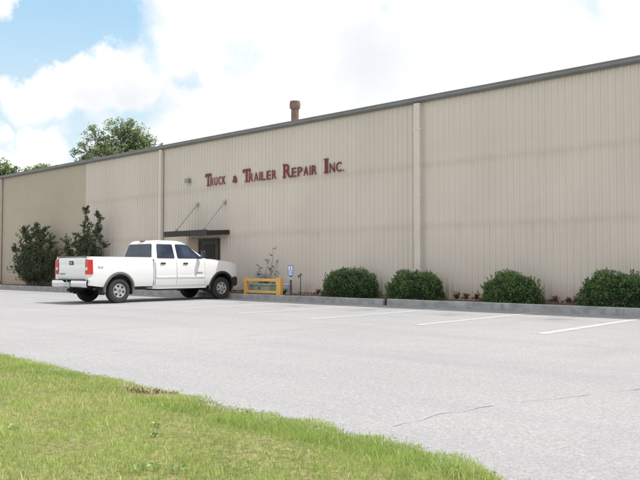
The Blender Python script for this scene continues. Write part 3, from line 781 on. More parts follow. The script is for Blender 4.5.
def rounded(pts, r, n=5):
    out = []; m_ = len(pts)
    for i in range(m_):
        p = Vector(pts[i]); a = (Vector(pts[i - 1]) - p); c = (Vector(pts[(i + 1) % m_]) - p)
        rr = min(r, a.length * 0.4, c.length * 0.4); p0 = p + a.normalized() * rr; p1 = p + c.normalized() * rr
        for k_ in range(n + 1):
            t = k_ / n; out.append((p0 * (1 - t) ** 2 + p * 2 * t * (1 - t) + p1 * t * t)[:])
    return out
def side_window(pts, s, m, off, name, parent, r=0.05):
    P = rounded(pts, r)
    # triangulated as a fan of thin strips so that it follows the leaning side
    outer = []
    for u, z in P: outer.append((s * (green_at(z)[2] + off), u, z))
    mb = MB(); mb.add(outer, [tuple(range(len(outer)))])
    b = mb.bm(); bmesh.ops.recalc_face_normals(b, faces=b.faces[:])
    for f in b.faces:
        if f.normal.x * s < 0: f.normal_flip()
    bmesh.ops.solidify(b, geom=b.faces[:], thickness=0.012); me = bpy.data.meshes.new(name); b.to_mesh(me); b.free(); return link(name, me, m, parent)
REARW = [(1.475, 1.415), (2.16, 1.415), (2.16, 1.81), (1.565, 1.81)]
FRONTW = [(2.32, 1.415), (3.36, 1.415), (3.28, 1.47), (2.80, 1.80), (2.70, 1.815), (2.32, 1.815)]
def grow(pts, d):
    c = Vector((sum(p[0] for p in pts) / len(pts), sum(p[1] for p in pts) / len(pts)))
    return [tuple(Vector(p) + Vector((math.copysign(d, p[0] - c.x), math.copysign(d, p[1] - c.y)))) for p in pts]
dzt = 1.345
for s in (-1, 1):
    for (u0, u1, win, hu) in ((1.375, 2.215, REARW, 1.56), (2.235, 3.44, FRONTW, 2.50)):
        d = MB(); d.grid(side_grid(u0, u1, 0.545, dzt, None, s, 0.006, None, 8, 10))
        b = d.bm(); bmesh.ops.recalc_face_normals(b, faces=b.faces[:])
        if sum(f.normal.x for f in b.faces) * s < 0: bmesh.ops.reverse_faces(b, faces=b.faces[:])
        bmesh.ops.solidify(b, geom=b.faces[:], thickness=0.016); me = bpy.data.meshes.new('door'); b.to_mesh(me); b.free()
        do = link('door', me, paint, TR); me.polygons.foreach_set('use_smooth', [True] * len(me.polygons)); me.set_sharp_from_angle(angle=R(40))
        side_window(grow(win, 0.022), s, M['black_plastic'], 0.010, 'window_seal', do)
        side_window(win, s, M['glass'], 0.014, 'window', do)
        hv = prof_v(1.22)
        h_ = MB(); h_.box(min(s * (hv + .004), s * (hv + .035)), max(s * (hv + .004), s * (hv + .035)), hu, hu + 0.19, 1.215, 1.265); h_.build('handle', M['black_plastic'], do, bevel=0.01)
        mo = MB(); mo.grid([[(s * (prof_v(z) + 0.006 + e), u, z) for u in np.linspace(u0 + .01, u1 - .01, 6)] for z, e in ((0.775, 0.001), (0.785, 0.014), (0.835, 0.014), (0.845, 0.001))])
        mo.build('side_moulding', paint, do)
    # dark door gaps
    for u in (1.355, 2.225, 3.45):
        gp = MB(); gp.grid([[(s * (prof_v(z) - 0.0105), u + e, z) for z in np.linspace(0.56, 1.34, 9)] for e in (-0.006, 0.006)]); gp.build('door_gap', M['seam'], cabo)
    gp = MB(); gp.box(min(s * 0.90, s * 0.972), max(s * 0.90, s * 0.972), 1.272, 1.298, 0.56, 1.36); gp.build('bed_gap', M['underbody'], cabo)
    # rocker step
    rk = MB(); rk.box(min(s * 0.86, s * 0.945), max(s * 0.86, s * 0.945), 1.42, 3.50, 0.415, 0.50); rk.build('rocker', paint, TR, bevel=0.015)
    # mirrors
    mi = MB(); mi.tube([(s * 0.93, 3.20, 1.42), (s * 1.04, 3.24, 1.44)], 0.03); mi.build('mirror', M['black_plastic'], TR)
    mo_ = TR.children[-1]
    mh = MB().box(min(s * 1.02, s * 1.22), max(s * 1.02, s * 1.22), 3.21, 3.30, 1.40, 1.64); mh.build('mirror_housing', M['black_plastic'], mo_, bevel=0.03, seg=3)
    MB().box(min(s * 1.045, s * 1.195), max(s * 1.045, s * 1.195), 3.202, 3.208, 1.43, 1.61).build('mirror_glass', M['chrome'], mo_)
# back glass and windshield
def cross_window(zb, zt, wb, wt, front, m, off, name, parent):
    i = 1 if front else 0; P = rounded([(-wb, zb), (wb, zb), (wt, zt), (-wt, zt)], 0.06); sg_ = 1 if front else -1
    vs = [(v_, green_at(z)[i] + sg_ * off, z) for v_, z in P]
    mb = MB(); mb.add(vs, [tuple(range(len(vs)))]); b = mb.bm(); b.faces.ensure_lookup_table(); b.normal_update()
    for f in b.faces:
        if f.normal.y * sg_ < 0: f.normal_flip()
    bmesh.ops.solidify(b, geom=b.faces[:], thickness=0.012); me = bpy.data.meshes.new(name); b.to_mesh(me); b.free(); return link(name, me, m, parent)
cross_window(1.415, 1.83, 0.79, 0.635, False, M['black_plastic'], 0.010, 'window_seal', TR)
cross_window(1.435, 1.81, 0.765, 0.615, False, M['glass'], 0.015, 'rear_window', TR)
cross_window(1.42, 1.825, 0.80, 0.62, True, M['glass'], 0.016, 'windshield', TR)
MB().box(-0.13, 0.13, 1.49, 1.56, 1.915, 1.945).build('brake_lamp', M['red_lens'], TR, bevel=0.008)
# front end
def ftop(u): return float(np.interp(u, [3.45, 3.9, 4.5, 4.85, 4.98], [1.345, 1.335, 1.295, 1.25, 1.19]))
def ftaper(u, z): return 0.075 * max(0, (u - 4.55) / 0.43) ** 2
for s in (-1, 1):
    t_ = MB(); t_.grid(side_grid(3.46, 4.98, lambda u: 0.50 if u < 4.2 else 0.62, ftop, (WB, ARCH_R + 0.01), s, 0.0, ftaper, 22))
    b = t_.bm(); bmesh.ops.recalc_face_normals(b, faces=b.faces[:])
    if sum(f.normal.x for f in b.faces) * s < 0: bmesh.ops.reverse_faces(b, faces=b.faces[:])
    bmesh.ops.solidify(b, geom=b.faces[:], thickness=0.03); me = bpy.data.meshes.new('fender'); b.to_mesh(me); b.free()
    o = link('fender', me, paint, TR); me.polygons.foreach_set('use_smooth', [True] * len(me.polygons)); me.set_sharp_from_angle(angle=R(40))
    # wheel-arch flares
    for uc, rr, mt, nm in ((0.0, ARCH_R, M['grey_plastic'], 'arch_flare'), (WB, ARCH_R + 0.01, M['black_plastic'], 'arch_flare')):
        rows = []
        for t in np.linspace(R(-8), R(188), 34):
            row = []
            for dr_, e in ((-0.01, -0.05), (-0.01, 0.028), (0.02, 0.036), (0.062, 0.02), (0.075, -0.004)):
                u = uc + (rr + dr_) * math.cos(t); z = RW + 0.03 + (rr + dr_) * math.sin(t)
                tp = ftaper(u, z) if uc > 1 else 0
                row.append((s * (prof_v(max(z, .5)) + e - tp), u, z))
            rows.append(row)
        fl = MB(); fl.grid(rows); fl.build(nm, mt, TR, smooth=True)
    # headlamp
    hl = MB().box(min(s * 0.56, s * 0.90), max(s * 0.56, s * 0.90), 4.90, 4.995, 0.88, 1.08).build('headlamp', M['clear_lens'], TR, bevel=0.02)
hood = MB(); rows = []
for u, zc in ((3.40, 1.40), (3.7, 1.415), (4.1, 1.405), (4.5, 1.375), (4.75, 1.345), (4.9, 1.305), (4.98, 1.245), (5.005, 1.16)):
    rows.append([(v_ * (0.955 - ftaper(u, 1.2)), u, ftop(u) - 0.002 + (zc - ftop(u)) * (1 - abs(v_) ** 3) ** 0.8) for v_ in np.linspace(-1, 1, 25)])
hood.grid(rows); hood.build('hood', paint, TR, smooth=True)
gl = MB(); gl.box(-0.80, 0.80, 4.86, 4.97, 0.72, 1.17); gl.build('grille', M['black_plastic'], TR)
MB().box(-0.56, 0.56, 4.952, 4.99, 0.93, 1.00).build('grille_bar', M['chrome'], TR, bevel=0.01)
fb = MB(); cols = []
for v_ in np.linspace(-0.99, 0.99, 31):
    bend = 0.24 * max(0, (abs(v_) - 0.62) / 0.37) ** 2
    cols.append([(v_, 4.88, 0.80), (v_, 5.14 - bend, 0.79), (v_, 5.20 - bend, 0.72), (v_, 5.20 - bend, 0.56), (v_, 5.16 - bend, 0.47), (v_, 4.80, 0.45)])
fb.grid(cols)
for s in (-1, 1): fb.box(min(s * .92, s * .985), max(s * .92, s * .985), 4.72, 4.96, 0.47, 0.79)
fb.build('front_bumper', M['black_plastic'], TR, smooth=True)
MB().tube([(0.86, 3.62, 1.36), (0.87, 3.55, 1.70), (0.875, 3.47, 2.0)], 0.006, 5).build('aerial', M['black_plastic'], TR)
# decals
flat_text('4x4', 0.13, (prof_v(1.12) + 0.003, -0.80, 1.08), ROT_RIGHT, TR, 'decal', M['badge'])
flat_text('2500HD', 0.085, (prof_v(0.93) + 0.010, 3.04, 0.92), ROT_RIGHT, TR, 'badge', M['badge'])
# underbody
ub = MB()
for s in (-1, 1): ub.box(min(s * .36, s * .46), max(s * .36, s * .46), -1.1, 4.9, 0.50, 0.66)
ub.tube([(-0.8, 0, RW), (0.8, 0, RW)], 0.06); ub.tube([(-0.8, WB, RW), (0.8, WB, RW)], 0.05)
ub.box(-0.80, -0.3, 1.5, 2.6, 0.40, 0.6); ub.box(0.5, 0.85, -0.95, -0.55, 0.55, 0.8)
ub.box(-0.9, 0.9, 1.3, 3.5, 0.50, 0.56); ub.box(0.30, 0.74, 1.5, 3.3, 0.37, 0.54); ub.box(-0.55, 0.55, 3.4, 4.8, 0.42, 0.75); ub.box(-0.84, 0.84, -1.05, 1.25, 0.70, 0.80)  # low right-hand box added to deepen the shade beneath the body
ub.lathe([(0.44, 0.17), (0.44, 0.36), (0.50, 0.385), (0.60, 0.385), (0.66, 0.34), (0.66, 0.17)], 28, 'z', (0, -0.62, 0), True)
ub.build('chassis', M['underbody'], TR)
MB().tube([(0.50, 2.4, 0.42), (0.55, 0.9, 0.44), (0.62, 0.55, 0.47), (0.70, -0.62, 0.50), (0.86, -0.84, 0.46)], 0.035).build('exhaust_pipe', M['rusty_steel'], TR)
for s in (-1, 1):
    MB().box(min(s * .72, s * .97), max(s * .72, s * .97), -0.60, -0.585, 0.30, 0.56).build('mud_flap', M['rubber'], TR)
# wheels
def wheel(u, s):
    x0 = s * 0.86
    h = MB(); h.lathe([(0.0, 0.0), (0.0, 0.05), (-0.03, 0.058), (-0.07, 0.065)], 16, 'x', (x0 + s * 0.125, u, RW)) if s > 0 else h.lathe([(0.0, 0.0), (0.0, 0.05), (0.03, 0.058), (0.07, 0.065)], 16, 'x', (x0 + s * 0.125, u, RW))
    for k_ in range(8):
        t = 2 * math.pi * k_ / 8; h.lathe([(s * 0.105, 0.0), (s * 0.105, 0.011), (s * 0.06, 0.012)], 6, 'x', (x0, u + 0.09 * math.cos(t), RW + 0.09 * math.sin(t)))
    wo = h.build('wheel', M['chrome'], TR)
    ty = MB(); hw = 0.125
    ty.lathe([(s * a, r) for a, r in ((-hw * .75, 0.205), (-hw * 1.0, 0.26), (-hw * 1.02, 0.33), (-hw * .93, 0.372), (-hw * .75, 0.388), (-hw * .4, RW), (-hw * .37, 0.382), (-hw * .3, 0.382), (-hw * .27, RW), (hw * .27, RW), (hw * .3, 0.382), (hw * .37, 0.382), (hw * .4, RW), (hw * .75, 0.388), (hw * .93, 0.372), (hw * 1.02, 0.33), (hw * 1.0, 0.26), (hw * .75, 0.205))], 40, 'x', (x0, u, RW), True)
    ty.build('tyre', M['rubber'], wo, smooth=True)
    rm = MB()
    rm.lathe([(s * a, r) for a, r in ((0.02, 0.175), (0.085, 0.185), (0.112, 0.195), (0.118, 0.212), (0.105, 0.222), (0.05, 0.21), (-0.09, 0.21))], 40, 'x', (x0, u, RW))
    for k_ in range(6):
        t = 2 * math.pi * (k_ + .25) / 6; ct, st2 = math.cos(t), math.sin(t)
        def q(r, w_, a): return (x0 + s * a, u + r * ct - w_ * st2, RW + r * st2 + w_ * ct)
        vs = [q(0.05, -0.05, 0.112), q(0.05, 0.05, 0.112), q(0.13, 0.040, 0.105), q(0.13, -0.040, 0.105), q(0.205, 0.052, 0.10), q(0.205, -0.052, 0.10),
              q(0.05, -0.05, 0.06), q(0.05, 0.05, 0.06), q(0.13, 0.040, 0.06), q(0.13, -0.040, 0.06), q(0.205, 0.052, 0.06), q(0.205, -0.052, 0.06)]
        rm.add(vs, [(0, 1, 2, 3), (3, 2, 4, 5), (0, 3, 9, 6), (3, 5, 11, 9), (1, 7, 8, 2), (2, 8, 10, 4)])
    rm.build('rim', M['alloy'], wo)
    bk = MB(); bk.lathe([(s * 0.03, 0.0), (s * 0.03, 0.208)], 32, 'x', (x0, u, RW)); bk.build('dark_backing', M['underbody'], wo)  # near-black disc stands in for the shade behind the spokes
for u in (0.0, WB):
    for s in (-1, 1): wheel(u, s)

# heavy-duty body: everything above the wheel tops stands a little taller
for o in TR.children_recursive:
    if o.type == 'MESH' and o.name.split('.')[0] not in ('wheel', 'tyre', 'rim', 'dark_backing'):
        for v in o.data.vertices:
            if v.co.z > 1.0: v.co.z += 0.098 * (v.co.z - 1.0) / 0.95
        o.data.update()

# ------------------------------------------------------------------ clipped bushes along the wall
def bush(x, wdt, top, label, seed, yc=19.22, n=9000, amp=0.18, boxy=0.72, peak=0.0):
    root = thing('clipped_bush', label, 'bush', (x, yc, BED_Z), 0, 'clipped evergreen bushes along the wall')
    hgt_ = top - BED_Z; rx, ry = wdt / 2, 0.78
    # near-black solid dome standing in for the shade inside the bush
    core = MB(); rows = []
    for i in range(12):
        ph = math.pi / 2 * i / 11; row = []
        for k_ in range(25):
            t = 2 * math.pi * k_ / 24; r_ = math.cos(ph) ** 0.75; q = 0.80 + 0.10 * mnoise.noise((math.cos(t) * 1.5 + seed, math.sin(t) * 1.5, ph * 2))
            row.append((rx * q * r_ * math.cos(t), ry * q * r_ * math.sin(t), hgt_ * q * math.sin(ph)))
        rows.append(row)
    core.grid(rows); st_ = core.build('dark_core', M['core'], root)
    th = rng.uniform(0, 2 * np.pi, n); u_ = rng.uniform(0.0, 1, n); ph = np.arcsin(u_ ** 0.9)
    lump = np.array([mnoise.noise((math.cos(a) * math.cos(p) * 2.1 + seed * 3, math.sin(a) * math.cos(p) * 2.1, math.sin(p) * 2.3)) for a, p in zip(th, ph)])
    lump2 = np.array([mnoise.noise((math.cos(a) * math.cos(p) * 6 + seed * 5, math.sin(a) * math.cos(p) * 6, math.sin(p) * 6)) for a, p in zip(th, ph)])
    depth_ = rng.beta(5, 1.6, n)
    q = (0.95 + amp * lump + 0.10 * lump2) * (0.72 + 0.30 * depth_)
    cp = np.cos(ph) ** boxy; q = q * (1 + peak * (np.sin(ph) ** 3 - 0.4))
    bare = (lump + 0.6 * lump2 < -0.52) & (depth_ > 0.55)
    keep_ = ~(bare & (rng.uniform(0, 1, n) < 0.8))
    C = st(rx * q * cp * np.cos(th), ry * q * cp * np.sin(th), np.maximum(hgt_ * q * np.sin(ph), 0.015))
    out = st(np.cos(th) * np.cos(ph), np.sin(th) * np.cos(ph), np.sin(ph) + 0.5)
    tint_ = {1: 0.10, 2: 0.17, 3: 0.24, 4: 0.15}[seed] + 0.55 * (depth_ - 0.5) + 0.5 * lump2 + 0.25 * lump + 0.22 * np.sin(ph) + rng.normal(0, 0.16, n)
    dr = (rng.uniform(0, 1, n) < 0.04 + 0.10 * (lump < -0.25)) * rng.uniform(0.3, 0.9, n)
    C, out, tint_, dr = C[keep_], out[keep_], tint_[keep_], dr[keep_]
    # stray shoots standing proud of the clipped outline
    ns = 60; C2 = []; O2 = []
    for _ in range(ns):
        a = random.uniform(0, 6.28); p = math.asin(random.uniform(0.25, 1)); cpp = math.cos(p) ** 0.72
        base = Vector((rx * 0.97 * cpp * math.cos(a), ry * 0.97 * cpp * math.sin(a), hgt_ * 0.97 * math.sin(p))); dirn = Vector((math.cos(a) * math.cos(p) * .6, math.sin(a) * math.cos(p) * .6, 1)).normalized()
        L = random.uniform(0.05, 0.16)
        for k_ in range(12): C2.append(base + dirn * L * k_ / 11 + Vector((random.gauss(0, .012), random.gauss(0, .012), 0))); O2.append(dirn)
    C = np.concatenate([C, np.array(C2)]); out = np.concatenate([out, np.array(O2)])
    tint_ = np.concatenate([tint_, rng.uniform(0.4, 1, len(C2))]); dr = np.concatenate([dr, np.zeros(len(C2))])
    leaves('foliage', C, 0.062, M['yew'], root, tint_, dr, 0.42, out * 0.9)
    return root
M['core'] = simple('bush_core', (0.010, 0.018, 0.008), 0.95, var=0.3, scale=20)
bush(-16.13, 2.35, 1.17, 'dark green clipped bush just right of the small blue parking sign', 1, boxy=0.62, amp=0.16)
bush(-13.40, 2.12, 1.08, 'dark green clipped bush beside the kerb joint in front of the wide downspout', 2, boxy=0.66, amp=0.20)
bush(-10.05, 1.98, 1.00, 'smaller pointed green clipped bush standing alone between two parking lines', 3, boxy=0.85, peak=0.14, amp=0.2)
bush(-7.10, 2.00, 1.09, 'rightmost clipped bush, cut off by the edge of the photo', 4, boxy=0.68, amp=0.22)

# tall loose shrubs at the far end of the wall
def tall_shrub(x, y, shoots, label, n_leaf, lsize, seed):
    root = thing('tall_shrub', label, 'shrub', (x, y, BED_Z), 0, 'tall loose shrubs against the far wall')
    rnd = random.Random(seed); stem = MB(); C = []; U = []; T = []
    for (dx_, top, lean_, spread, dens) in shoots:
        pts = []; nseg = 7; bx0 = dx_ * 0.35
        for i in range(nseg + 1):
            t = i / nseg; pts.append(Vector((bx0 + (dx_ - bx0) * t ** 0.8 + lean_ * t * t + 0.08 * rnd.gauss(0, 1) * t, 0.25 * rnd.gauss(0, 1) * t * spread, top * t)))
        stem.tube(pts, [0.03 * (1 - i / nseg) + 0.006 for i in range(nseg + 1)], 5)
        nb = max(10, int(dens * 34))
        for k_ in range(nb):
            t = rnd.uniform(0.06, 1.0); i = min(int(t * nseg), nseg - 1); p = pts[i].lerp(pts[i + 1], t * nseg - i)
            wd_ = spread * (1.15 - t) ** 0.7
            d = Vector((rnd.gauss(0, 1), rnd.gauss(0, 0.7), abs(rnd.gauss(0.55, 0.5)))).normalized()
            L = rnd.uniform(0.3, 1.05) * wd_ + 0.10; q = p + d * L; q2 = q + Vector((0, 0, L * 0.25))
            stem.tube([p, q, q2], [0.010, 0.006, 0.003], 4, False)
            m_ = int(n_leaf / len(shoots) / nb * dens); sh = rnd.gauss(0, 0.18)
            for _ in range(m_):
                tt = rnd.uniform(0.15, 1.1); c = p.lerp(q2, tt) + Vector((rnd.gauss(0, 1), rnd.gauss(0, 1), rnd.gauss(0, 1))) * (0.03 + 0.05 * wd_)
                if c.z < 0.03: c.z = 0.03 + rnd.uniform(0, .1)
                C.append(c); U.append(d + Vector((0, 0, 0.6))); T.append(0.35 + sh + 0.25 * (t - .5) + rnd.gauss(0, .2))
    stem.build('stems', M['twig'], root, weld=False)
    n = len(C); dr = (rng.uniform(0, 1, n) < 0.07) * rng.uniform(0.4, 1, n)
    leaves('foliage', np.array([c[:] for c in C]), lsize, M['shrub'], root, np.array(T), dr, 0.40, np.array([u[:] for u in U]))
tall_shrub(-38.7, 19.2, [(-2.1, 2.1, -.2, .8, 1.0), (-1.6, 2.9, -.2, .65, 1), (-1.15, 3.35, -.1, .6, 1.1), (-0.6, 2.8, 0, .8, 1.4), (-0.2, 3.1, 0, .65, 1.2), (0.3, 3.45, .1, .6, 1.2), (0.8, 2.9, .1, .8, 1.4), (1.1, 3.25, .2, .55, 1.1),
    (1.7, 2.5, .2, .8, 1.2), (2.1, 1.8, .3, .8, 1.1), (-2.4, 1.3, -.2, .8, .8), (0.0, 1.6, 0, 1.1, 1.3), (-1.0, 1.7, 0, 1.1, 1.3), (1.0, 1.7, 0, 1.1, 1.3)], 'dense dark leggy shrub against the olive wall section left of the pickup', 10500, 0.13, 3)
tall_shrub(-33.6, 19.25, [(-1.5, 2.0, -.1, .7, 1.0), (-0.9, 2.8, -.1, .55, .9), (-0.35, 3.2, .1, .5, .9), (-1.75, 2.4, -.1, .75, 1.1), (-0.05, 3.0, .1, .75, 1.3), (0.05, 4.05, .25, .42, 1.1), (0.5, 2.7, .1, .55, .9), (0.85, 3.1, .35, .4, .8), (1.15, 3.95, .45, .42, 1.1), (1.35, 2.4, .3, .55, .9), (0.1, 1.6, 0, 1.0, 1.2), (-1.2, 1.5, -.1, .9, 1.2), (1.0, 1.6, .1, .9, 1.2), (-0.6, 2.3, 0, .7, 1.1), (0.6, 2.4, .1, .7, 1.1)],
    'sparse shrub with tall upright shoots behind the pickup bed', 10500, 0.125, 5)

# ------------------------------------------------------------------ trees beyond the building
def tree(x, y, trunk_h, blobs, label, n_leaf, lsize, seed, trunk_r=0.28):
    root = thing('broadleaf_tree', label, 'tree', (x, y, -0.05), 0, 'trees beyond the building')
    rnd = random.Random(seed); wood = MB(); C = []; T = []
    fork = Vector((0, 0, trunk_h))
    wood.tube([(0, 0, 0), (0.05, 0, trunk_h * 0.5), fork], [trunk_r * 1.3, trunk_r, trunk_r * 0.8], 9)
    vol = [b_[3] * b_[4] * b_[5] for b_ in blobs]; tv_ = sum(v_ ** 0.8 for v_ in vol)
    for (bx_, by_, bz_, rx, ry, rz), v_ in zip(blobs, vol):
        c = Vector((bx_, by_, bz_)); midp = fork.lerp(c, 0.5) + Vector((rnd.gauss(0, .3), rnd.gauss(0, .3), -0.3))
        wood.tube([fork, midp, c], [trunk_r * 0.5, trunk_r * 0.32, trunk_r * 0.14], 6)
        ncl = max(10, int(n_leaf * (v_ ** 0.8) / tv_ / 26))
        for k_ in range(ncl):
            d = Vector((rnd.gauss(0, 1), rnd.gauss(0, 1), rnd.gauss(0.15, 1))).normalized(); rr = rnd.uniform(0.3, 1.35) ** 0.6
            p = c + Vector((d.x * rx, d.y * ry, d.z * rz)) * rr
            wood.tube([c.lerp(p, 0.15), c.lerp(p, 0.6) + Vector((0, 0, -.08)), p], [trunk_r * 0.10, trunk_r * 0.06, 0.012], 4, False)
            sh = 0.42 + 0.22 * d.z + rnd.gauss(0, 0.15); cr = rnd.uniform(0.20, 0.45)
            for _ in range(26):
                e = Vector((rnd.gauss(0, 1), rnd.gauss(0, 1), rnd.gauss(0, .75))) * cr * 0.62
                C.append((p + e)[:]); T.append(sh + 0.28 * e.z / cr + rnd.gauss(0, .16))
    wood.build('trunk', M['bark'], root, weld=False)
    n = len(C); dr = (rng.uniform(0, 1, n) < 0.06) * rng.uniform(0.2, 0.9, n)
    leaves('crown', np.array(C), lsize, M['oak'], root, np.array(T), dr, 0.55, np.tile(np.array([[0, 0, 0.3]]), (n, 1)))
RV = Vector((0.74, 0.67, 0)); DV = Vector((-0.67, 0.74, 0))
def blobs(L): return [((RV * s + DV * d).x, (RV * s + DV * d).y, z, r, r2, rz) for s, d, z, r, r2, rz in L]
tree(-63.0, 39.4, 6.0, blobs([(0.75, 0, 14.55, 1.75, 1.7, 1.45), (1.7, 0.8, 13.9, 1.4, 1.5, 1.1), (-1.75, -.4, 13.75, 1.0, 1.2, 1.05), (-3.0, .3, 12.6, 1.1, 1.2, 1.0), (3.15, 0, 13.4, 1.25, 1.1, 0.75), (2.4, .3, 13.1, 1.2, 1.2, .8), (-0.2, 1.2, 12.9, 1.6, 1.6, 1.2),
    (0.3, 0, 11.6, 3.6, 3.2, 1.5), (0, 0, 9.4, 4.2, 4.0, 1.8)]), 'large broadleaf tree rising behind the roof edge of the metal building', 21000, 0.21, 11, 0.34)
tree(-81.4, 36.2, 5.0, blobs([(-0.4, 0, 12.2, 1.5, 1.5, 1.0), (0.9, 0, 11.7, 1.1, 1.2, .8), (-2.4, .5, 11.6, 1.6, 1.6, 1.1), (0, 0, 9.6, 2.6, 2.6, 1.6)]), 'broadleaf tree at the far left edge, beyond the building end', 8000, 0.26, 12)
tree(-78.6, 38.9, 5.0, blobs([(0.75, 0, 12.05, 0.95, 1.1, .75), (-0.6, .3, 11.6, 1.1, 1.2, .8), (1.6, .3, 11.3, 0.9, 1.0, .7), (0, 0, 9.8, 2.4, 2.4, 1.5)]), 'lower tree whose top shows just above the roof, left of the large tree', 8000, 0.26, 13)

# ------------------------------------------------------------------ small things on the planting bed
gr_ = thing('guard_rail', 'yellow painted pipe guard rail between the pickup and the bushes', 'guard rail', (-19.92, 18.72, BED_Z))
for x0, x1, y0 in ((-1.0, -0.86, -0.06), (0.78, 1.0, -0.07)):
    MB().box(x0, x1, y0, -y0, -0.08, 0.63).build('post', M['yellow'], gr_, bevel=0.015)
for z0, z1 in ((0.495, 0.60), (0.06, 0.15)):
    MB().box(-0.862, 0.782, -0.05, 0.05, z0, z1).build('rail', M['yellow'], gr_, bevel=0.012)
ub_ = thing('utility_box', 'low pale green metal utility box behind the yellow guard rail', 'utility box', (-20.45, 19.3, BED_Z))
MB().box(-0.56, 0.56, -0.25, 0.25, 0.0, 0.33).build('body', M['green_box'], ub_, bevel=0.015)
MB().box(-0.59, 0.59, -0.28, 0.28, 0.332, 0.385).build('lid', M['green_box'], ub_, bevel=0.015)
MB().box(-0.04, 0.04, -0.272, -0.252, 0.20, 0.27).build('latch', M['dark_iron'], ub_)
gm = thing('gas_meter', 'small grey meter on a pipe at the wall left of the green box', 'meter', (-21.15, 19.75, BED_Z))
MB().tube([(-.1, 0, 0), (-.1, 0, .62), (-.1, .1, .70)], 0.025).tube([(.12, 0, 0.0), (.12, 0, .5)], 0.025).build('pipe', M['galv'], gm)
MB().box(-.16, .18, -.12, .08, .5, .78).build('body', M['meter_grey'], gm, bevel=0.03)
MB().lathe([(-0.0, 0.0), (0.0, 0.07), (0.03, 0.07)], 16, 'z', (0.01, -0.02, 0.785)).build('dial', M['sign_white'], gm)
mb_ = thing('meter_box', 'small pale box on the ground right of the yellow guard rail', 'meter box', (-19.22, 19.35, BED_Z))
MB().box(-0.11, 0.11, -0.12, 0.12, 0, 0.36).build('body', M['meter_grey'], mb_, bevel=0.02)
MB().box(-0.12, 0.12, -0.13, 0.13, 0.362, 0.40).build('lid', M['sign_white'], mb_, bevel=0.01)

ps = thing('parking_sign', 'small blue and white accessible parking sign on a grey post', 'sign', (-18.72, 19.0, BED_Z), R(8))
MB().box(-0.026, 0.026, -0.012, 0.012, -0.1, 1.10).box(-0.032, -0.022, -0.02, 0.014, -0.1, 1.10).box(0.022, 0.032, -0.02, 0.014, -0.1, 1.10).build('post', M['dark_iron'], ps)
pp = rounded([(-.125, .70), (.125, .70), (.125, 1.10), (-.125, 1.10)], 0.05)
pn = MB(); pn.add(*extr([(a, c) for a, c in pp], -0.030, -0.022)); pno = pn.build('sign_panel', M['sign_blue'], ps)
inn = rounded([(-.09, .74), (.09, .74), (.09, 1.065), (-.09, 1.065)], 0.035)
MB().add(*extr([(a, c) for a, c in inn], -0.033, -0.0302)).build('sign_face', M['sign_white'], pno)
sy = MB()   # wheelchair symbol
y_ = -0.036
sy.lathe([(0, 0), (0.003, 0.022)], 12, 'z')
sy.v = [(a, y_ - c * 0.2, 1.03 + b_) for a, b_, c in sy.v]
arc = [(-0.012 + 0.055 * math.cos(t), y_, 0.845 + 0.062 * math.sin(t)) for t in np.linspace(R(110), R(350), 14)]
sy.tube(arc, 0.010, 5); sy.tube([(-0.005, y_, 1.0), (0.0, y_, 0.90), (0.04, y_, 0.895), (0.06, y_, 0.80), (0.075, y_, 0.805)], 0.012, 5); sy.tube([(0.0, y_, 0.95), (0.045, y_, 0.95)], 0.010, 5)
sy.build('symbol', M['sign_blue'], pno)
MB().box(-.11, .11, -0.030, -0.022, .56, .66).build('lower_panel', M['meter_grey'], ps, bevel=0.003)
sp_ = thing('standpipe', 'thin dark standpipe with a small valve head right of the parking sign', 'standpipe', (-18.62, 19.4, BED_Z))
MB().tube([(0, 0, -.05), (0, 0, .68)], 0.017, 8).build('pipe', M['dark_iron'], sp_)
vh = MB().tube([(0, 0.05, .74), (0, -0.10, .70), (0, -0.12, .64)], 0.028, 8).build('valve', M['dark_iron'], sp_)
MB().lathe([(0.0, 0.0), (0.0, .06), (.02, .06), (.02, 0)], 12, 'z', (0, 0, .78)).build('handle', M['dark_iron'], vh)

sap = thing('bare_sapling', 'spindly nearly bare sapling growing behind the yellow guard rail', 'sapling', (-20.75, 19.6, BED_Z), 0, None, 0.93)
rnd = random.Random(21); tw = MB(); C = []; U = []
for (x1, z1) in ((0.62, 1.95), (0.10, 1.45), (-0.25, 1.15), (0.35, 1.2), (0.95, 0.9), (-0.4, .8)):
    p0 = Vector((x1 * .15, rnd.gauss(0, .05), 0)); p1 = Vector((x1 * .45, rnd.gauss(0, .08), z1 * .5)); p2 = Vector((x1, rnd.gauss(0, .1), z1))
    tw.tube([p0, p1, p2], [.013, .009, .004], 5)
    for k_ in range(5):
        t = rnd.uniform(.3, 1); p = p1.lerp(p2, t) if t > .5 else p0.lerp(p1, t * 2); d = Vector((rnd.gauss(0, .6), rnd.gauss(0, .4), .7)).normalized() * rnd.uniform(.08, .28)
        tw.tube([p, p + d], [.005, .002], 4, False)
        for _ in range(7): C.append((p + d * rnd.uniform(.2, 1.1) + Vector((rnd.gauss(0, .03), rnd.gauss(0, .03), 0)))[:]); U.append(d.normalized()[:])
for _ in range(160): C.append((rnd.gauss(0.0, .28), rnd.gauss(0, .12), abs(rnd.gauss(.45, .22)))); U.append((0, 0, 1))
tw.build('stems', M['twig'], sap, weld=False)
leaves('foliage', np.array(C), 0.075, M['twigleaf'], sap, rng.uniform(0, .9, len(C)), None, .4, np.array(U))

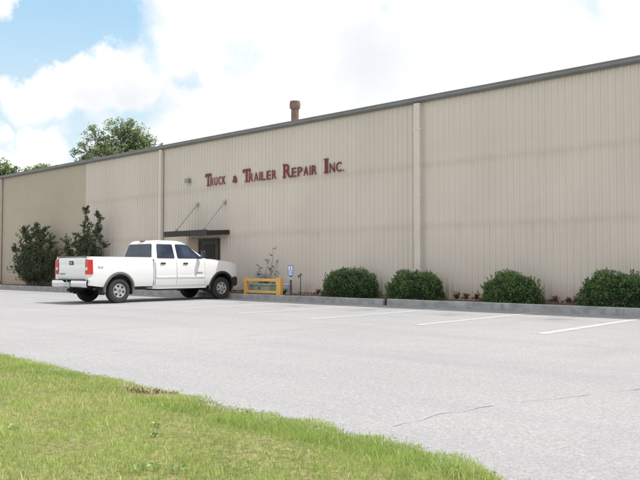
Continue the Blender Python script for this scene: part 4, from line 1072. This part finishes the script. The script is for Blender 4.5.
# dead weed tufts along the foot of the wall
def weed(x, y, h_, wdt, label, n=90, green=0.0):
    root = thing('weed_tuft', label, 'weed', (x, y, BED_Z + .02), 0, 'weed tufts along the foot of the wall')
    rnd = random.Random(int(x * 100)); tw = MB(); C = []; U = []
    for k_ in range(9):
        a = rnd.uniform(0, 6.28); L = rnd.uniform(.5, 1) * h_; d = Vector((math.cos(a) * wdt * .5 / max(h_, .05), math.sin(a) * .5, 1)).normalized()
        tw.tube([(0, 0, 0), (d * L)[:]], [.004, .002], 4, False)
        for _ in range(n // 9): C.append((d * L * rnd.uniform(.15, 1.05) + Vector((rnd.gauss(0, .03), rnd.gauss(0, .03), abs(rnd.gauss(0, .02)))))[:]); U.append(d[:])
    tw.build('stems', M['twig'], root, weld=False)
    leaves('leaves', np.array(C), 0.06, M['weed'], root, rng.uniform(0, .9, len(C)), np.full(len(C), green), .5, np.array(U))
W = [(-19.02, 18.95, .26, .25, 'yellow green weed tuft against the right post of the yellow guard rail', 1.0),
     (-18.05, 19.72, .22, .30, 'brown weed tuft at the wall between the standpipe and the parking sign', 0),
     (-17.72, 19.66, .17, .22, 'low brown weed tuft at the left foot of the first bush', 0),
     (-21.55, 19.3, .16, .2, 'dark little weed tuft between the pickup bumper and the yellow rail', .3),
     (-14.72, 19.72, .28, .22, 'brown weed tuft between the first bush and the wide downspout', 0),
     (-14.58, 19.4, .14, .22, 'low weed tuft close to the kerb joint', .2),
     (-12.20, 19.72, .26, .22, 'brown weed tuft immediately right of the bush by the wide downspout', 0),
     (-11.86, 19.74, .22, .18, 'second brown weed tuft right of the bush by the wide downspout', 0),
     (-11.5, 19.72, .24, .16, 'third brown weed tuft, midway between the two middle bushes', 0),
     (-11.18, 19.74, .20, .2, 'brown weed tuft touching the pointed bush on its left', 0),
     (-8.98, 19.72, .24, .26, 'wide brown weed tuft touching the pointed bush on its right', 0),
     (-8.62, 19.76, .18, .16, 'thin brown weed tuft right of the pointed bush', 0),
     (-8.36, 19.72, .21, .14, 'upright brown weed tuft midway between the two right bushes', 0),
     (-8.1, 19.66, .22, .18, 'brown weed tuft touching the rightmost bush', 0)]
for x, y, h_, wdt, lb, g_ in W: weed(x, y, h_, wdt, lb, 110, g_)
n = 2600
LX = rng.uniform(-24, 2, n); LY = 20 - np.abs(rng.normal(0, 0.45, n)) - 0.05; ok = (LY > 18.52) & (np.sin(LX * 2.7) + rng.normal(0, .8, n) > -0.2); LX, LY = LX[ok], LY[ok]
ll = leaves('leaf_litter', st(LX, LY, np.full(len(LX), BED_Z + 0.055) + rng.uniform(0, .03, len(LX))), 0.07, M['weed'], None, rng.uniform(0, 1.3, len(LX)), None, .5)
tag(ll, 'brown leaf litter scattered on the planting bed along the wall', 'leaf litter', kind='stuff')
